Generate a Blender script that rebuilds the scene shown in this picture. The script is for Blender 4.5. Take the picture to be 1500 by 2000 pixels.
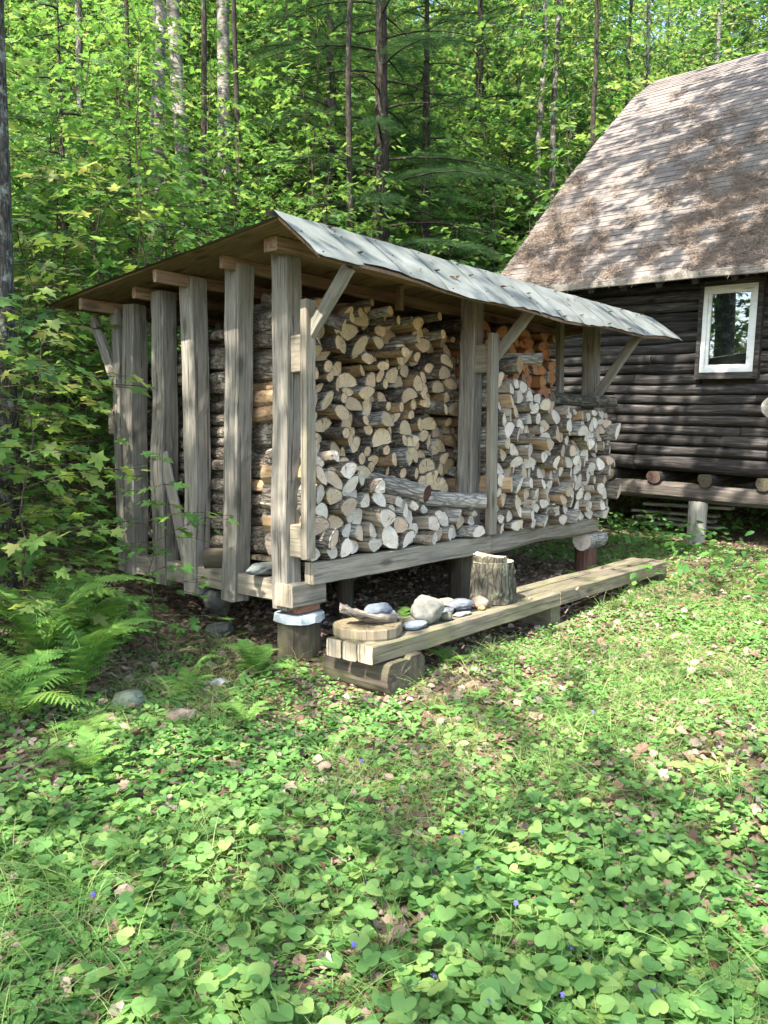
import bpy, math, random
import numpy as np
from mathutils import Matrix, Vector, noise as mnoise

for _o in list(bpy.data.objects): bpy.data.objects.remove(_o)
SC = bpy.context.scene
COL = SC.collection
R = math.radians

# ------------------------------------------------------------------ camera
CZ = 1.6
cam_d = bpy.data.cameras.new('camera'); cam = bpy.data.objects.new('camera', cam_d); COL.objects.link(cam)
cam.location = (0, 0, CZ); cam.rotation_euler = (R(85.0), 0, 0)
cam_d.sensor_fit = 'VERTICAL'; cam_d.sensor_height = 36.0; cam_d.lens = 28.8
cam_d.clip_start = 0.05; cam_d.clip_end = 1000
SC.camera = cam
# ------------------------------------------------------------------ light
SUN = Vector((-0.40, -0.58, 0.95)).normalized()
w = bpy.data.worlds.new('World'); SC.world = w; w.use_nodes = True
nt = w.node_tree; nt.nodes.clear()
sky = nt.nodes.new('ShaderNodeTexSky'); sky.sky_type = 'NISHITA'; sky.sun_disc = False
sky.sun_elevation = math.asin(SUN.z); sky.sun_rotation = math.atan2(SUN.x, SUN.y)
sky.air_density = 1.0; sky.dust_density = 2.0; sky.ozone_density = 1.0
bg = nt.nodes.new('ShaderNodeBackground'); bg.inputs[1].default_value = 0.15
wo = nt.nodes.new('ShaderNodeOutputWorld')
nt.links.new(sky.outputs[0], bg.inputs[0]); nt.links.new(bg.outputs[0], wo.inputs[0])
sl = bpy.data.lights.new('sun', 'SUN'); sl.energy = 3.3; sl.angle = R(0.5); sl.color = (1.0, 0.93, 0.82)
so = bpy.data.objects.new('sun', sl); COL.objects.link(so)
so.rotation_euler = SUN.to_track_quat('Z', 'Y').to_euler()
SC.view_settings.view_transform = 'Standard'; SC.view_settings.look = 'None'
SC.view_settings.exposure = 2.55; SC.view_settings.gamma = 1.0
SC.cycles.max_bounces = 7; SC.cycles.diffuse_bounces = 4; SC.cycles.transmission_bounces = 6
SC.cycles.glossy_bounces = 2; SC.cycles.transparent_max_bounces = 4
SC.cycles.use_denoising = True
SC.cycles.caustics_reflective = False; SC.cycles.caustics_refractive = False
SC.cycles.sample_clamp_indirect = 6

# ------------------------------------------------------------------ frames
A0 = R(40.45)
O0 = Vector((-0.65, 5.45, 0.0))
M_SHED = Matrix.Translation(O0) @ Matrix.Rotation(math.pi/2 - A0, 4, 'Z')     # local x along the front, y into the shed
SH_U = np.array([math.sin(A0), math.cos(A0)]); SH_V = np.array([-math.cos(A0), math.sin(A0)])
AC = R(47.5)
M_CAB = Matrix.Translation((4.02, 10.64, 0.3)) @ Matrix.Rotation(AC - math.pi/2, 4, 'Z') @ Matrix.Rotation(0.036, 4, 'Y')

def H(x, y):
    x = np.asarray(x, float); y = np.asarray(y, float)
    yb = np.interp(x, [-9, -3.1, -2.25, -.65, .7, 2.3, 5, 10, 20], [3.2, 5.7, 6.3, 8.2, 10, 11, 15, 19, 22])
    s = np.maximum(0, y - yb)
    h = .1 + .03*(np.minimum(y, 14) - 5) + .56*s*s/(s + 1.6)
    h = h + .10*np.clip(-x - 1.3, 0, 3)*np.clip((y - 2.5)/2, 0, 1)
    h = h + .015*np.sin(x*2.1 + y*1.3) + .012*np.sin(x*4.3 - y*3.1 + 1) + .008*np.sin(7*x + 5*y)
    return h
def Hf(x, y): return float(H(x, y))

# ------------------------------------------------------------------ object helpers
def tag(o, label=None, cat=None, group=None, kind=None):
    if label: o['label'] = label
    if cat: o['category'] = cat
    if group: o['group'] = group
    if kind: o['kind'] = kind
    return o
def empty(name, M):
    o = bpy.data.objects.new(name, None); COL.objects.link(o); o.empty_display_size = .1
    o.matrix_world = M; o['_m'] = [v for row in M for v in row]
    return o
def getM(o): 
    v = list(o['_m']); return Matrix([v[0:4], v[4:8], v[8:12], v[12:16]])
def link(name, me, M=None, parent=None):
    o = bpy.data.objects.new(name, me); COL.objects.link(o)
    M = M or Matrix.Identity(4)
    o['_m'] = [v for row in M for v in row]
    if parent is not None:
        o.parent = parent; o.matrix_local = getM(parent).inverted() @ M
    else: o.matrix_world = M
    return o
def copy_tree(o, M, label=None):
    """copy of a thing and its parts; M the new matrix"""
    c = o.copy(); COL.objects.link(c); c.parent = None; c.matrix_world = M
    for ch in o.children:
        d = ch.copy(); COL.objects.link(d); d.parent = c; d.matrix_local = ch.matrix_local.copy()
        for g in ch.children:
            e = g.copy(); COL.objects.link(e); e.parent = d; e.matrix_local = g.matrix_local.copy()
    if label: c['label'] = label
    return c

class Geo:
    def __init__(s): s.V = []; s.P = []; s.n = 0
    def add(s, V, polys, mat=0):
        V = np.asarray(V, float).reshape(-1, 3)
        if isinstance(polys, np.ndarray): polys = [(polys, mat)]
        elif polys and not isinstance(polys[0], tuple): polys = [(np.asarray(p).reshape(1, -1), mat) for p in polys]
        elif polys and isinstance(polys[0], tuple) and not isinstance(polys[0][0], np.ndarray):
            polys = [(np.asarray(p).reshape(1, -1), mat) for p in polys]
        s.V.append(V)
        for F, m in polys: s.P.append((F + s.n, m))
        s.n += len(V)
    def mesh(s, name, mats, smooth=False):
        me = bpy.data.meshes.new(name)
        V = np.concatenate(s.V) if s.V else np.zeros((0, 3))
        loops = np.concatenate([F.ravel() for F, m in s.P]).astype(np.int32)
        tot = np.concatenate([np.full(len(F), F.shape[1]) for F, m in s.P]).astype(np.int32)
        mi = np.concatenate([(np.full(len(F), m) if np.isscalar(m) else m) for F, m in s.P]).astype(np.int32)
        st = np.concatenate([[0], np.cumsum(tot)[:-1]]).astype(np.int32)
        me.vertices.add(len(V)); me.vertices.foreach_set('co', V.astype(np.float32).ravel())
        me.loops.add(len(loops)); me.loops.foreach_set('vertex_index', loops)
        me.polygons.add(len(tot)); me.polygons.foreach_set('loop_start', st); me.polygons.foreach_set('loop_total', tot)
        me.polygons.foreach_set('material_index', mi)
        me.polygons.foreach_set('use_smooth', np.full(len(tot), bool(smooth)))
        for m in mats: me.materials.append(m)
        me.update(calc_edges=True)
        return me

def box(g, x0, x1, y0, y1, z0, z1, mat=0, M=None):
    V = np.array([[x0,y0,z0],[x1,y0,z0],[x1,y1,z0],[x0,y1,z0],[x0,y0,z1],[x1,y0,z1],[x1,y1,z1],[x0,y1,z1]], float)
    if M is not None:
        M = np.array(M); V = V @ M[:3, :3].T + M[:3, 3]
    g.add(V, np.array([[0,3,2,1],[4,5,6,7],[0,1,5,4],[1,2,6,5],[2,3,7,6],[3,0,4,7]]), mat)

def rings(g, P, mat_side=0, mat_cap=1, capmid=True, jit=0.0, rng=None):
    """P (n,k,3) rings -> closed tube; caps are fans"""
    P = np.asarray(P, float); n, k, _ = P.shape
    i = np.arange(n - 1)[:, None]*k; j = np.arange(k)[None, :]; j2 = (j + 1) % k
    F = np.stack([i + j, i + j2, i + k + j2, i + k + j], -1).reshape(-1, 4)
    V = P.reshape(-1, 3)
    g.add(V, F, mat_side)
    if mat_cap is None: return
    for e, ring in ((0, P[0]), (1, P[-1])):
        c = ring.mean(0); mid = c + (ring - c)*.55
        if rng is not None and jit > 0:
            ax = P[1].mean(0) - P[0].mean(0); ax = ax/(np.linalg.norm(ax) + 1e-9)
            mid = mid + ax*rng.normal(0, jit, (k, 1)); c = c + ax*rng.normal(0, jit)
        VV = np.concatenate([ring, mid, c[None]])
        a = np.arange(k); b = (a + 1) % k
        if e == 0: Q = np.stack([a, k + a, k + b, b], -1); T = np.stack([k + a, np.full(k, 2*k), k + b], -1)
        else: Q = np.stack([a, b, k + b, k + a], -1); T = np.stack([k + a, k + b, np.full(k, 2*k)], -1)
        g.add(VV, [(Q, mat_cap), (T, mat_cap)])

def tube_np(g, pts, rad, k=7, mat=0, cap=None, rough=0.0, rng=None):
    pts = np.asarray(pts, float); n = len(pts); rad = np.broadcast_to(np.asarray(rad, float), (n,))
    t = np.gradient(pts, axis=0); t /= np.linalg.norm(t, axis=1)[:, None] + 1e-9
    ref = np.array([0, 0, 1.]) if abs(t[:, 2]).mean() < .8 else np.array([1., 0, 0])
    s = np.cross(t, ref); s /= np.linalg.norm(s, axis=1)[:, None] + 1e-9; q = np.cross(s, t)
    a = np.linspace(0, 2*math.pi, k, endpoint=False)
    rr = rad[:, None]*np.ones((n, k))
    if rough and rng is not None: rr = rr*(1 + rng.normal(0, rough, (n, k)))
    P = pts[:, None] + rr[..., None]*(np.cos(a)[None, :, None]*s[:, None] + np.sin(a)[None, :, None]*q[:, None])
    rings(g, P, mat, cap)

# ------------------------------------------------------------------ materials
def newmat(name):
    m = bpy.data.materials.new(name); m.use_nodes = True; m.node_tree.nodes.clear(); return m, m.node_tree
class NT:
    def __init__(s, t): s.t = t
    def n(s, typ, **kw):
        nd = s.t.nodes.new(typ)
        for k, v in kw.items():
            if k == 'ins':
                for kk, vv in v.items():
                    if isinstance(vv, bpy.types.NodeSocket): s.t.links.new(vv, nd.inputs[kk])
                    else: nd.inputs[kk].default_value = vv
            else: setattr(nd, k, v)
        return nd
    def ramp(s, fac, stops, interp='LINEAR'):
        r = s.t.nodes.new('ShaderNodeValToRGB'); r.color_ramp.interpolation = interp
        el = r.color_ramp.elements
        while len(el) < len(stops): el.new(.5)
        for e, (p, c) in zip(el, stops):
            e.position = p; e.color = (c[0], c[1], c[2], 1) if len(c) == 3 else c
        s.t.links.new(fac, r.inputs[0]); return r.outputs[0]
    def mix(s, fac, a, b, mode='MIX'):
        m = s.t.nodes.new('ShaderNodeMix'); m.data_type = 'RGBA'; m.blend_type = mode
        for i, v in ((0, fac), (6, a), (7, b)):
            if isinstance(v, bpy.types.NodeSocket): s.t.links.new(v, m.inputs[i])
            else: m.inputs[i].default_value = v if i == 0 else ((*v, 1) if len(v) == 3 else v)
        return m.outputs[2]
    def math(s, op, a, b=0.0):
        m = s.t.nodes.new('ShaderNodeMath'); m.operation = op
        for i, v in ((0, a), (1, b)):
            if isinstance(v, bpy.types.NodeSocket): s.t.links.new(v, m.inputs[i])
            else: m.inputs[i].default_value = v
        return m.outputs[0]
    def out(s, col, rough=.85, bump=None, bstr=.4, bdist=.01, spec=.25, metal=0.0):
        p = s.n('ShaderNodeBsdfPrincipled')
        if isinstance(col, bpy.types.NodeSocket): s.t.links.new(col, p.inputs['Base Color'])
        else: p.inputs['Base Color'].default_value = (*col, 1)
        if isinstance(rough, bpy.types.NodeSocket): s.t.links.new(rough, p.inputs['Roughness'])
        else: p.inputs['Roughness'].default_value = rough
        p.inputs['Specular IOR Level'].default_value = spec; p.inputs['Metallic'].default_value = metal
        if bump is not None:
            b = s.n('ShaderNodeBump', ins={'Strength': bstr, 'Distance': bdist, 'Height': bump})
            s.t.links.new(b.outputs[0], p.inputs['Normal'])
        o = s.n('ShaderNodeOutputMaterial'); s.t.links.new(p.outputs[0], o.inputs[0]); return p

def coords(N, scale, rnd=True):
    tc = N.n('ShaderNodeTexCoord')
    if rnd:
        oi = N.n('ShaderNodeObjectInfo')
        m0 = N.n('ShaderNodeVectorMath', operation='SCALE', ins={0: (37.0, 11.0, 23.0)})
        N.t.links.new(oi.outputs['Random'], m0.inputs['Scale'])
        ad = N.n('ShaderNodeVectorMath', operation='ADD', ins={0: tc.outputs['Object'], 1: m0.outputs[0]}); src = ad.outputs[0]
    else: src = tc.outputs['Object']
    mp = N.n('ShaderNodeMapping', ins={'Vector': src, 'Scale': scale}); return mp.outputs[0], tc
def noise(N, vec, scale=5, detail=5, rough=.6, dist=0.0):
    return N.n('ShaderNodeTexNoise', ins={'Vector': vec, 'Scale': scale, 'Detail': detail, 'Roughness': rough, 'Distortion': dist}).outputs[0]

def wood_mat(name, c_dark, c_mid, c_light, island=False, moss=0.0, mosscol=(.10, .12, .05), axis=0, crack=.5, var=.25):
    m, t = newmat(name); N = NT(t)
    sc = [14, 14, 14]; sc[axis] = .9
    v, tc = coords(N, tuple(sc))
    if island:
        ge = N.n('ShaderNodeNewGeometry')
        m0 = N.n('ShaderNodeVectorMath', operation='SCALE', ins={0: (91.0, 53.0, 77.0)}); t.links.new(ge.outputs['Random Per Island'], m0.inputs['Scale'])
        v = N.n('ShaderNodeVectorMath', operation='ADD', ins={0: v, 1: m0.outputs[0]}).outputs[0]
    g1 = noise(N, v, 3.2, 6, .65, .3)
    col = N.ramp(g1, [(.25, c_dark), (.48, c_mid), (.75, c_light)])
    sc2 = [3, 3, 3]; sc2[axis] = .8
    v2, _ = coords(N, tuple(sc2)); g2 = noise(N, v2, 1.6, 4, .6, .2)
    col = N.mix(N.math('MULTIPLY', N.ramp(g2, [(.35, (0, 0, 0)), (.7, (1, 1, 1))]), .55), col, tuple(x*.62 for x in c_mid))
    # cracks along the grain
    sc3 = [24, 24, 24]; sc3[axis] = .45
    v3, _ = coords(N, tuple(sc3)); g3 = noise(N, v3, 2.3, 3, .5, .1)
    ck = N.ramp(g3, [(.36, (1, 1, 1)), (.385, (0, 0, 0))])
    col = N.mix(N.math('MULTIPLY', ck, crack), col, (.02, .017, .013))
    # knots
    sck = [5.5, 5.5, 5.5]; sck[axis] = 2.0
    vk, _ = coords(N, tuple(sck))
    vo = N.n('ShaderNodeTexVoronoi', ins={'Vector': vk, 'Scale': 1.0})
    kn = N.ramp(vo.outputs['Distance'], [(.10, (1, 1, 1)), (.20, (0, 0, 0))])
    col = N.mix(N.math('MULTIPLY', kn, .75), col, tuple(x*.25 for x in c_mid))
    if moss > 0:
        gm = noise(N, v2, 2.6, 6, .7, .3); mk = N.ramp(gm, [(.5 - moss*.2, (0, 0, 0)), (.72 - moss*.1, (1, 1, 1))])
        col = N.mix(N.math('MULTIPLY', mk, min(1, .4 + moss*.5)), col, mosscol)
    rv = N.n('ShaderNodeNewGeometry').outputs['Random Per Island'] if island else N.n('ShaderNodeObjectInfo').outputs['Random']
    hv = N.n('ShaderNodeHueSaturation', ins={'Color': col, 'Value': N.math('ADD', 1 - var/2, N.math('MULTIPLY', rv, var)), 'Saturation': 1.0})
    hgt = N.math('SUBTRACT', g1, N.math('MULTIPLY', ck, .8))
    N.out(hv.outputs[0], .88, hgt, .55, .006, .2); return m

def end_mat(name, c1, c2, crack=(.05, .03, .02), weather=None, rings_s=55.0, var=.3):
    """cut end of a log, pith at the object's origin, axis = local X"""
    m, t = newmat(name); N = NT(t)
    tc = N.n('ShaderNodeTexCoord'); mp = N.n('ShaderNodeMapping', ins={'Vector': tc.outputs['Object'], 'Scale': (0.0, 1, 1)})
    ln = N.n('ShaderNodeVectorMath', operation='LENGTH', ins={0: mp.outputs[0]}).outputs['Value']
    v, _ = coords(N, (6, 9, 9)); nz = noise(N, v, 1.6, 5, .65)
    rr = N.math('SINE', N.math('ADD', N.math('MULTIPLY', ln, rings_s*6.28), N.math('MULTIPLY', nz, 9.0)))
    rr = N.math('ADD', N.math('MULTIPLY', rr, .5), .5)
    col = N.mix(N.math('MULTIPLY', rr, .75), tuple(x*.82 for x in c1), c2)
    hb = N.ramp(nz, [(.38, (0, 0, 0)), (.66, (1, 1, 1))]); col = N.mix(N.math('MULTIPLY', hb, .55), col, tuple(x*.62 for x in c1))
    # heartwood
    hw = N.ramp(N.math('ADD', ln, N.math('MULTIPLY', nz, .03)), [(.02, (1, 1, 1)), (.045, (0, 0, 0))]); col = N.mix(N.math('MULTIPLY', hw, .35), col, tuple(c1[i]*(.62, .5, .4)[i] for i in range(3)))
    # radial checks
    sp = N.n('ShaderNodeSeparateXYZ', ins={0: mp.outputs[0]})
    an = N.math('ARCTAN2', sp.outputs[2], sp.outputs[1])
    oi = N.n('ShaderNodeObjectInfo').outputs['Random']
    cv = N.n('ShaderNodeCombineXYZ', ins={0: N.math('MULTIPLY', an, 2.2), 1: N.math('MULTIPLY', ln, 3.0), 2: N.math('MULTIPLY', oi, 91.0)})
    cr = noise(N, cv.outputs[0], 2.2, 3, .55, .15); ck = N.ramp(cr, [(.35, (1, 1, 1)), (.38, (0, 0, 0))])
    col = N.mix(N.math('MULTIPLY', ck, .8), col, crack)
    if weather:
        v4, _ = coords(N, (9, 14, 14)); nw = noise(N, v4, 1.3, 5, .7)
        col = N.mix(N.ramp(nw, [(.36, (0, 0, 0)), (.6, (1, 1, 1))]), col, weather)
    hv = N.n('ShaderNodeHueSaturation', ins={'Color': col, 'Hue': N.math('ADD', .49, N.math('MULTIPLY', oi, .02)), 'Value': N.math('ADD', 1 - var/2, N.math('MULTIPLY', N.math('FRACT', N.math('MULTIPLY', oi, 17.3)), var))})
    N.out(hv.outputs[0], .9, N.math('SUBTRACT', N.math('MULTIPLY', rr, .25), N.math('ADD', ck, N.math('MULTIPLY', nz, -1.2))), .5, .006, .15); return m

def bark_mat(name, c1, c2, lichen, lamt=.35, axis=0, scale=1.0, ridge=1.0, pale=None):
    m, t = newmat(name); N = NT(t)
    sc = [26*scale]*3; sc[axis] = 6*scale
    v, tc = coords(N, tuple(sc)); a = noise(N, v, 1.6, 6, .7, .6)
    vo = N.n('ShaderNodeTexVoronoi', feature='DISTANCE_TO_EDGE', ins={'Vector': v, 'Scale': 1.1}).outputs['Distance']
    cr = N.ramp(vo, [(.0, (0, 0, 0)), (.16, (1, 1, 1))])
    col = N.ramp(a, [(.3, c1), (.65, c2)])
    if pale:
        oi = N.n('ShaderNodeObjectInfo').outputs['Random']
        pf = N.ramp(N.math('FRACT', N.math('MULTIPLY', oi, 5.7)), [(.45, (0, 0, 0)), (.55, (1, 1, 1))])
        pc = N.ramp(a, [(.36, tuple(x*.4 for x in pale)), (.5, pale), (.8, tuple(min(1, x*1.25) for x in pale))])
        col = N.mix(pf, col, pc)
    col = N.mix(N.math('MULTIPLY', N.math('SUBTRACT', 1.0, cr), .6), col, tuple(x*.35 for x in c1))
    v2, _ = coords(N, (5*scale,)*3); l = noise(N, v2, 2.2, 6, .7)
    col = N.mix(N.ramp(l, [(.66 - lamt*.35, (0, 0, 0)), (.74 - lamt*.25, (1, 1, 1))]), col, lichen)
    N.out(col, .95, N.math('ADD', N.math('MULTIPLY', cr, .6*ridge), a), .8, .012, .1); return m

def birch_mat(name):
    m, t = newmat(name); N = NT(t)
    v, _ = coords(N, (3, 3, 30)); a = noise(N, v, 1.4, 4, .6)
    v2, _ = coords(N, (2.5, 2.5, 4)); b = noise(N, v2, 1.5, 5, .65)
    col = N.ramp(b, [(.36, (.06, .055, .045)), (.52, (.19, .175, .145)), (.68, (.40, .38, .33))])
    col = N.mix(N.ramp(a, [(.54, (0, 0, 0)), (.60, (1, 1, 1))]), col, (.05, .045, .04))
    N.out(col, .7, a, .4, .01, .2); return m

def leaf_mat(name, cols, trans, tmix=.42, gloss=.22):
    m, t = newmat(name); N = NT(t)
    rp = N.n('ShaderNodeNewGeometry').outputs['Random Per Island']
    oi = N.n('ShaderNodeObjectInfo').outputs['Random']
    f = N.math('FRACT', N.math('ADD', rp, 0))
    n = len(cols); col = N.ramp(f, [(i/(n - 1), c) for i, c in enumerate(cols)])
    tc = N.ramp(f, [(i/(len(trans) - 1), c) for i, c in enumerate(trans)])
    hv = N.n('ShaderNodeHueSaturation', ins={'Color': col, 'Hue': N.math('ADD', .49, N.math('MULTIPLY', oi, .02)), 'Value': N.math('ADD', .85, N.math('MULTIPLY', oi, .3))})
    p = N.n('ShaderNodeBsdfPrincipled', ins={'Base Color': hv.outputs[0], 'Roughness': .6, 'Specular IOR Level': gloss})
    tr = N.n('ShaderNodeBsdfTranslucent', ins={'Color': tc})
    mx = N.n('ShaderNodeMixShader', ins={0: tmix}); t.links.new(p.outputs[0], mx.inputs[1]); t.links.new(tr.outputs[0], mx.inputs[2])
    o = N.n('ShaderNodeOutputMaterial'); t.links.new(mx.outputs[0], o.inputs[0]); return m

M_post = wood_mat('weathered_post_wood', (.08, .073, .062), (.20, .182, .155), (.36, .33, .285), moss=.22, mosscol=(.14, .15, .11), crack=.7)
M_beam = wood_mat('weathered_beam_wood', (.10, .086, .067), (.235, .205, .16), (.38, .335, .265), moss=.2, mosscol=(.15, .15, .09))
M_bench = wood_mat('bench_wood', (.06, .05, .038), (.145, .125, .092), (.27, .235, .17), moss=.35, mosscol=(.15, .155, .065))
M_under = wood_mat('roof_board_wood', (.09, .06, .038), (.21, .14, .085), (.33, .225, .14), island=True, axis=1, crack=.3)
M_purlin = wood_mat('purlin_wood', (.13, .085, .055), (.26, .175, .115), (.38, .27, .185))
M_cablog = wood_mat('dark_stained_log', (.007, .007, .007), (.030, .027, .026), (.13, .12, .112), island=True, crack=.9, var=.9)  # pale grain tone also stands in for grey highlights on the logs
M_cabsill = wood_mat('sill_log', (.025, .022, .02), (.075, .065, .055), (.16, .14, .12), crack=.9)
M_dark = wood_mat('dark_wood', (.03, .025, .02), (.07, .055, .042), (.12, .10, .075), moss=.3)  # darker brown, part mossy wood shared by floor, sills and blocks
M_greypost = wood_mat('pale_grey_pier_wood', (.16, .155, .13), (.29, .28, .24), (.42, .41, .36))
M_endt = end_mat('pale_cut_end', (.62, .45, .25), (.74, .57, .36), var=.55, weather=(.48, .37, .25))
M_endw = end_mat('weathered_cut_end', (.60, .48, .34), (.72, .62, .47), weather=(.54, .49, .44), var=.45)
M_tend = wood_mat('timber_end_grain', (.18, .15, .11), (.33, .28, .21), (.46, .41, .32), axis=2)
M_endm = end_mat('cream_cut_end', (.52, .38, .24), (.63, .50, .34), weather=(.42, .33, .25), var=.45)
M_endr = end_mat('reddish_cut_end', (.46, .20, .085), (.56, .28, .13))  # red wood tone also carries the warm bounce glow on the rear pile
M_splt = wood_mat('split_wood_tan', (.14, .09, .05), (.34, .23, .13), (.48, .35, .21), crack=.6)
M_splw = wood_mat('split_wood_grey', (.14, .11, .08), (.32, .27, .21), (.46, .41, .34), crack=.7)
M_splr = wood_mat('split_wood_red', (.18, .08, .035), (.38, .17, .07), (.48, .24, .11), crack=.3)  # split faces with the same warm glow mixed into the red
M_bark = bark_mat('firewood_bark', (.06, .047, .036), (.21, .18, .145), (.30, .31, .26), .3, pale=(.36, .34, .30))
M_stumpbark = bark_mat('stump_bark', (.035, .03, .024), (.12, .11, .085), (.17, .18, .12), .4)
M_palebark = bark_mat('pale_firewood_bark', (.15, .14, .12), (.46, .43, .38), (.52, .50, .45), .35)
M_trunk = bark_mat('tree_bark', (.02, .018, .016), (.12, .11, .095), (.24, .25, .21), .4, axis=2, scale=.9)
M_trunkd = bark_mat('dark_tree_bark', (.025, .021, .018), (.075, .065, .052), (.12, .13, .10), .2, axis=2, scale=.7)
M_birch = birch_mat('birch_bark')
M_twig = bark_mat('twig_bark', (.05, .04, .03), (.13, .10, .07), (.15, .16, .11), .1, axis=2)

G_f = (.055, .13, .022)
L_maple = leaf_mat('maple_leaf', [(.045, .115, .032), (.075, .16, .038), (.11, .20, .048)], [(.13, .31, .05), (.22, .42, .07), (.35, .50, .10)])
L_mapley = leaf_mat('bright_maple_leaf', [(.07, .165, .04), (.11, .21, .048), (.155, .25, .06), (.21, .24, .08)], [(.24, .42, .06), (.35, .52, .08), (.45, .55, .11), (.5, .48, .15)])
L_beech = leaf_mat('understory_leaf', [(.04, .11, .032), (.07, .155, .04), (.105, .195, .05)], [(.11, .29, .05), (.19, .40, .07), (.31, .48, .10)])
L_forest = leaf_mat('forest_leaf', [(.02, .062, .022), (.036, .10, .028), (.07, .15, .036), (.15, .22, .06)], [(.06, .18, .04), (.14, .31, .05), (.27, .43, .07), (.48, .57, .14)], .42)
L_hem = leaf_mat('hemlock_needles', [(.02, .06, .028), (.038, .09, .036), (.075, .14, .055)], [(.05, .13, .04), (.10, .2, .06)], .2)
L_fern = leaf_mat('fern_frond', [(.09, .21, .05), (.135, .27, .062), (.185, .31, .075)], [(.22, .42, .06), (.34, .5, .09)])
L_violet = leaf_mat('violet_leaf', [(.085, .20, .06), (.12, .26, .075), (.165, .31, .09), (.25, .38, .11)], [(.22, .44, .06), (.33, .53, .08), (.44, .57, .11)], .32, .25)
L_clover = leaf_mat('clover_leaf', [(.08, .185, .05), (.12, .25, .065), (.17, .30, .08)], [(.22, .43, .06), (.33, .5, .09)], .32)
L_grass = leaf_mat('grass_blade', [(.095, .185, .05), (.155, .255, .065), (.30, .32, .14)], [(.18, .36, .06), (.33, .44, .1)], .3)
L_dead = leaf_mat('dead_leaf', [(.10, .055, .035), (.18, .115, .08), (.26, .19, .145), (.34, .27, .22)], [(.2, .1, .05), (.35, .25, .15)], .12, .25)
L_needle = leaf_mat('dry_needle', [(.14, .105, .08), (.23, .18, .14), (.34, .28, .22)], [(.3, .2, .1), (.3, .2, .1)], .1, .2)

def ground_mat():
    m, t = newmat('forest_floor'); N = NT(t)
    tc = N.n('ShaderNodeTexCoord').outputs['Object']
    a = noise(N, tc, 9, 7, .7, .4); vo = N.n('ShaderNodeTexVoronoi', ins={'Vector': tc, 'Scale': 26.0, 'Randomness': 1.0})
    col = N.ramp(a, [(.3, (.045, .032, .022)), (.5, (.11, .08, .055)), (.7, (.22, .165, .12))])
    col = N.mix(.45, col, N.ramp(vo.outputs['Color'], [(.2, (.06, .04, .03)), (.6, (.19, .13, .09)), (.95, (.36, .29, .23))]))
    b = noise(N, tc, 1.3, 6, .7, .3)
    col = N.mix(N.math('MULTIPLY', N.ramp(b, [(.5, (0, 0, 0)), (.6, (1, 1, 1))]), .75), col, N.ramp(a, [(.3, (.06, .09, .02)), (.7, (.24, .27, .07))]))
    N.out(col, 1.0, N.math('ADD', a, vo.outputs['Distance']), .9, .03, .1); return m
M_ground = ground_mat()

# ------------------------------------------------------------------ terrain
def terrain():
    def axis(lo, a, b, hi, cs, fs):
        return np.unique(np.round(np.concatenate([np.arange(lo, a, cs), np.arange(a, b, fs), np.arange(b, hi + .01, cs)]), 4))
    xs = axis(-90, -8, 10, 90, 2.0, .12); ys = axis(-60, 1, 16, 130, 2.0, .12)
    X, Y = np.meshgrid(xs, ys); rng = np.random.default_rng(1)
    Z = H(X, Y); near = (X > -8) & (X < 10) & (Y > 1) & (Y < 16)
    Z = Z + near*rng.normal(0, .006, Z.shape)
    n, k = Z.shape; V = np.stack([X, Y, Z], -1).reshape(-1, 3)
    i = (np.arange(n - 1)[:, None]*k + np.arange(k - 1)[None]).ravel()
    g = Geo(); g.add(V, np.stack([i, i + 1, i + k + 1, i + k], -1)); return g
tag(link('ground', terrain().mesh('ground', [M_ground], True)), kind='structure')

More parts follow.
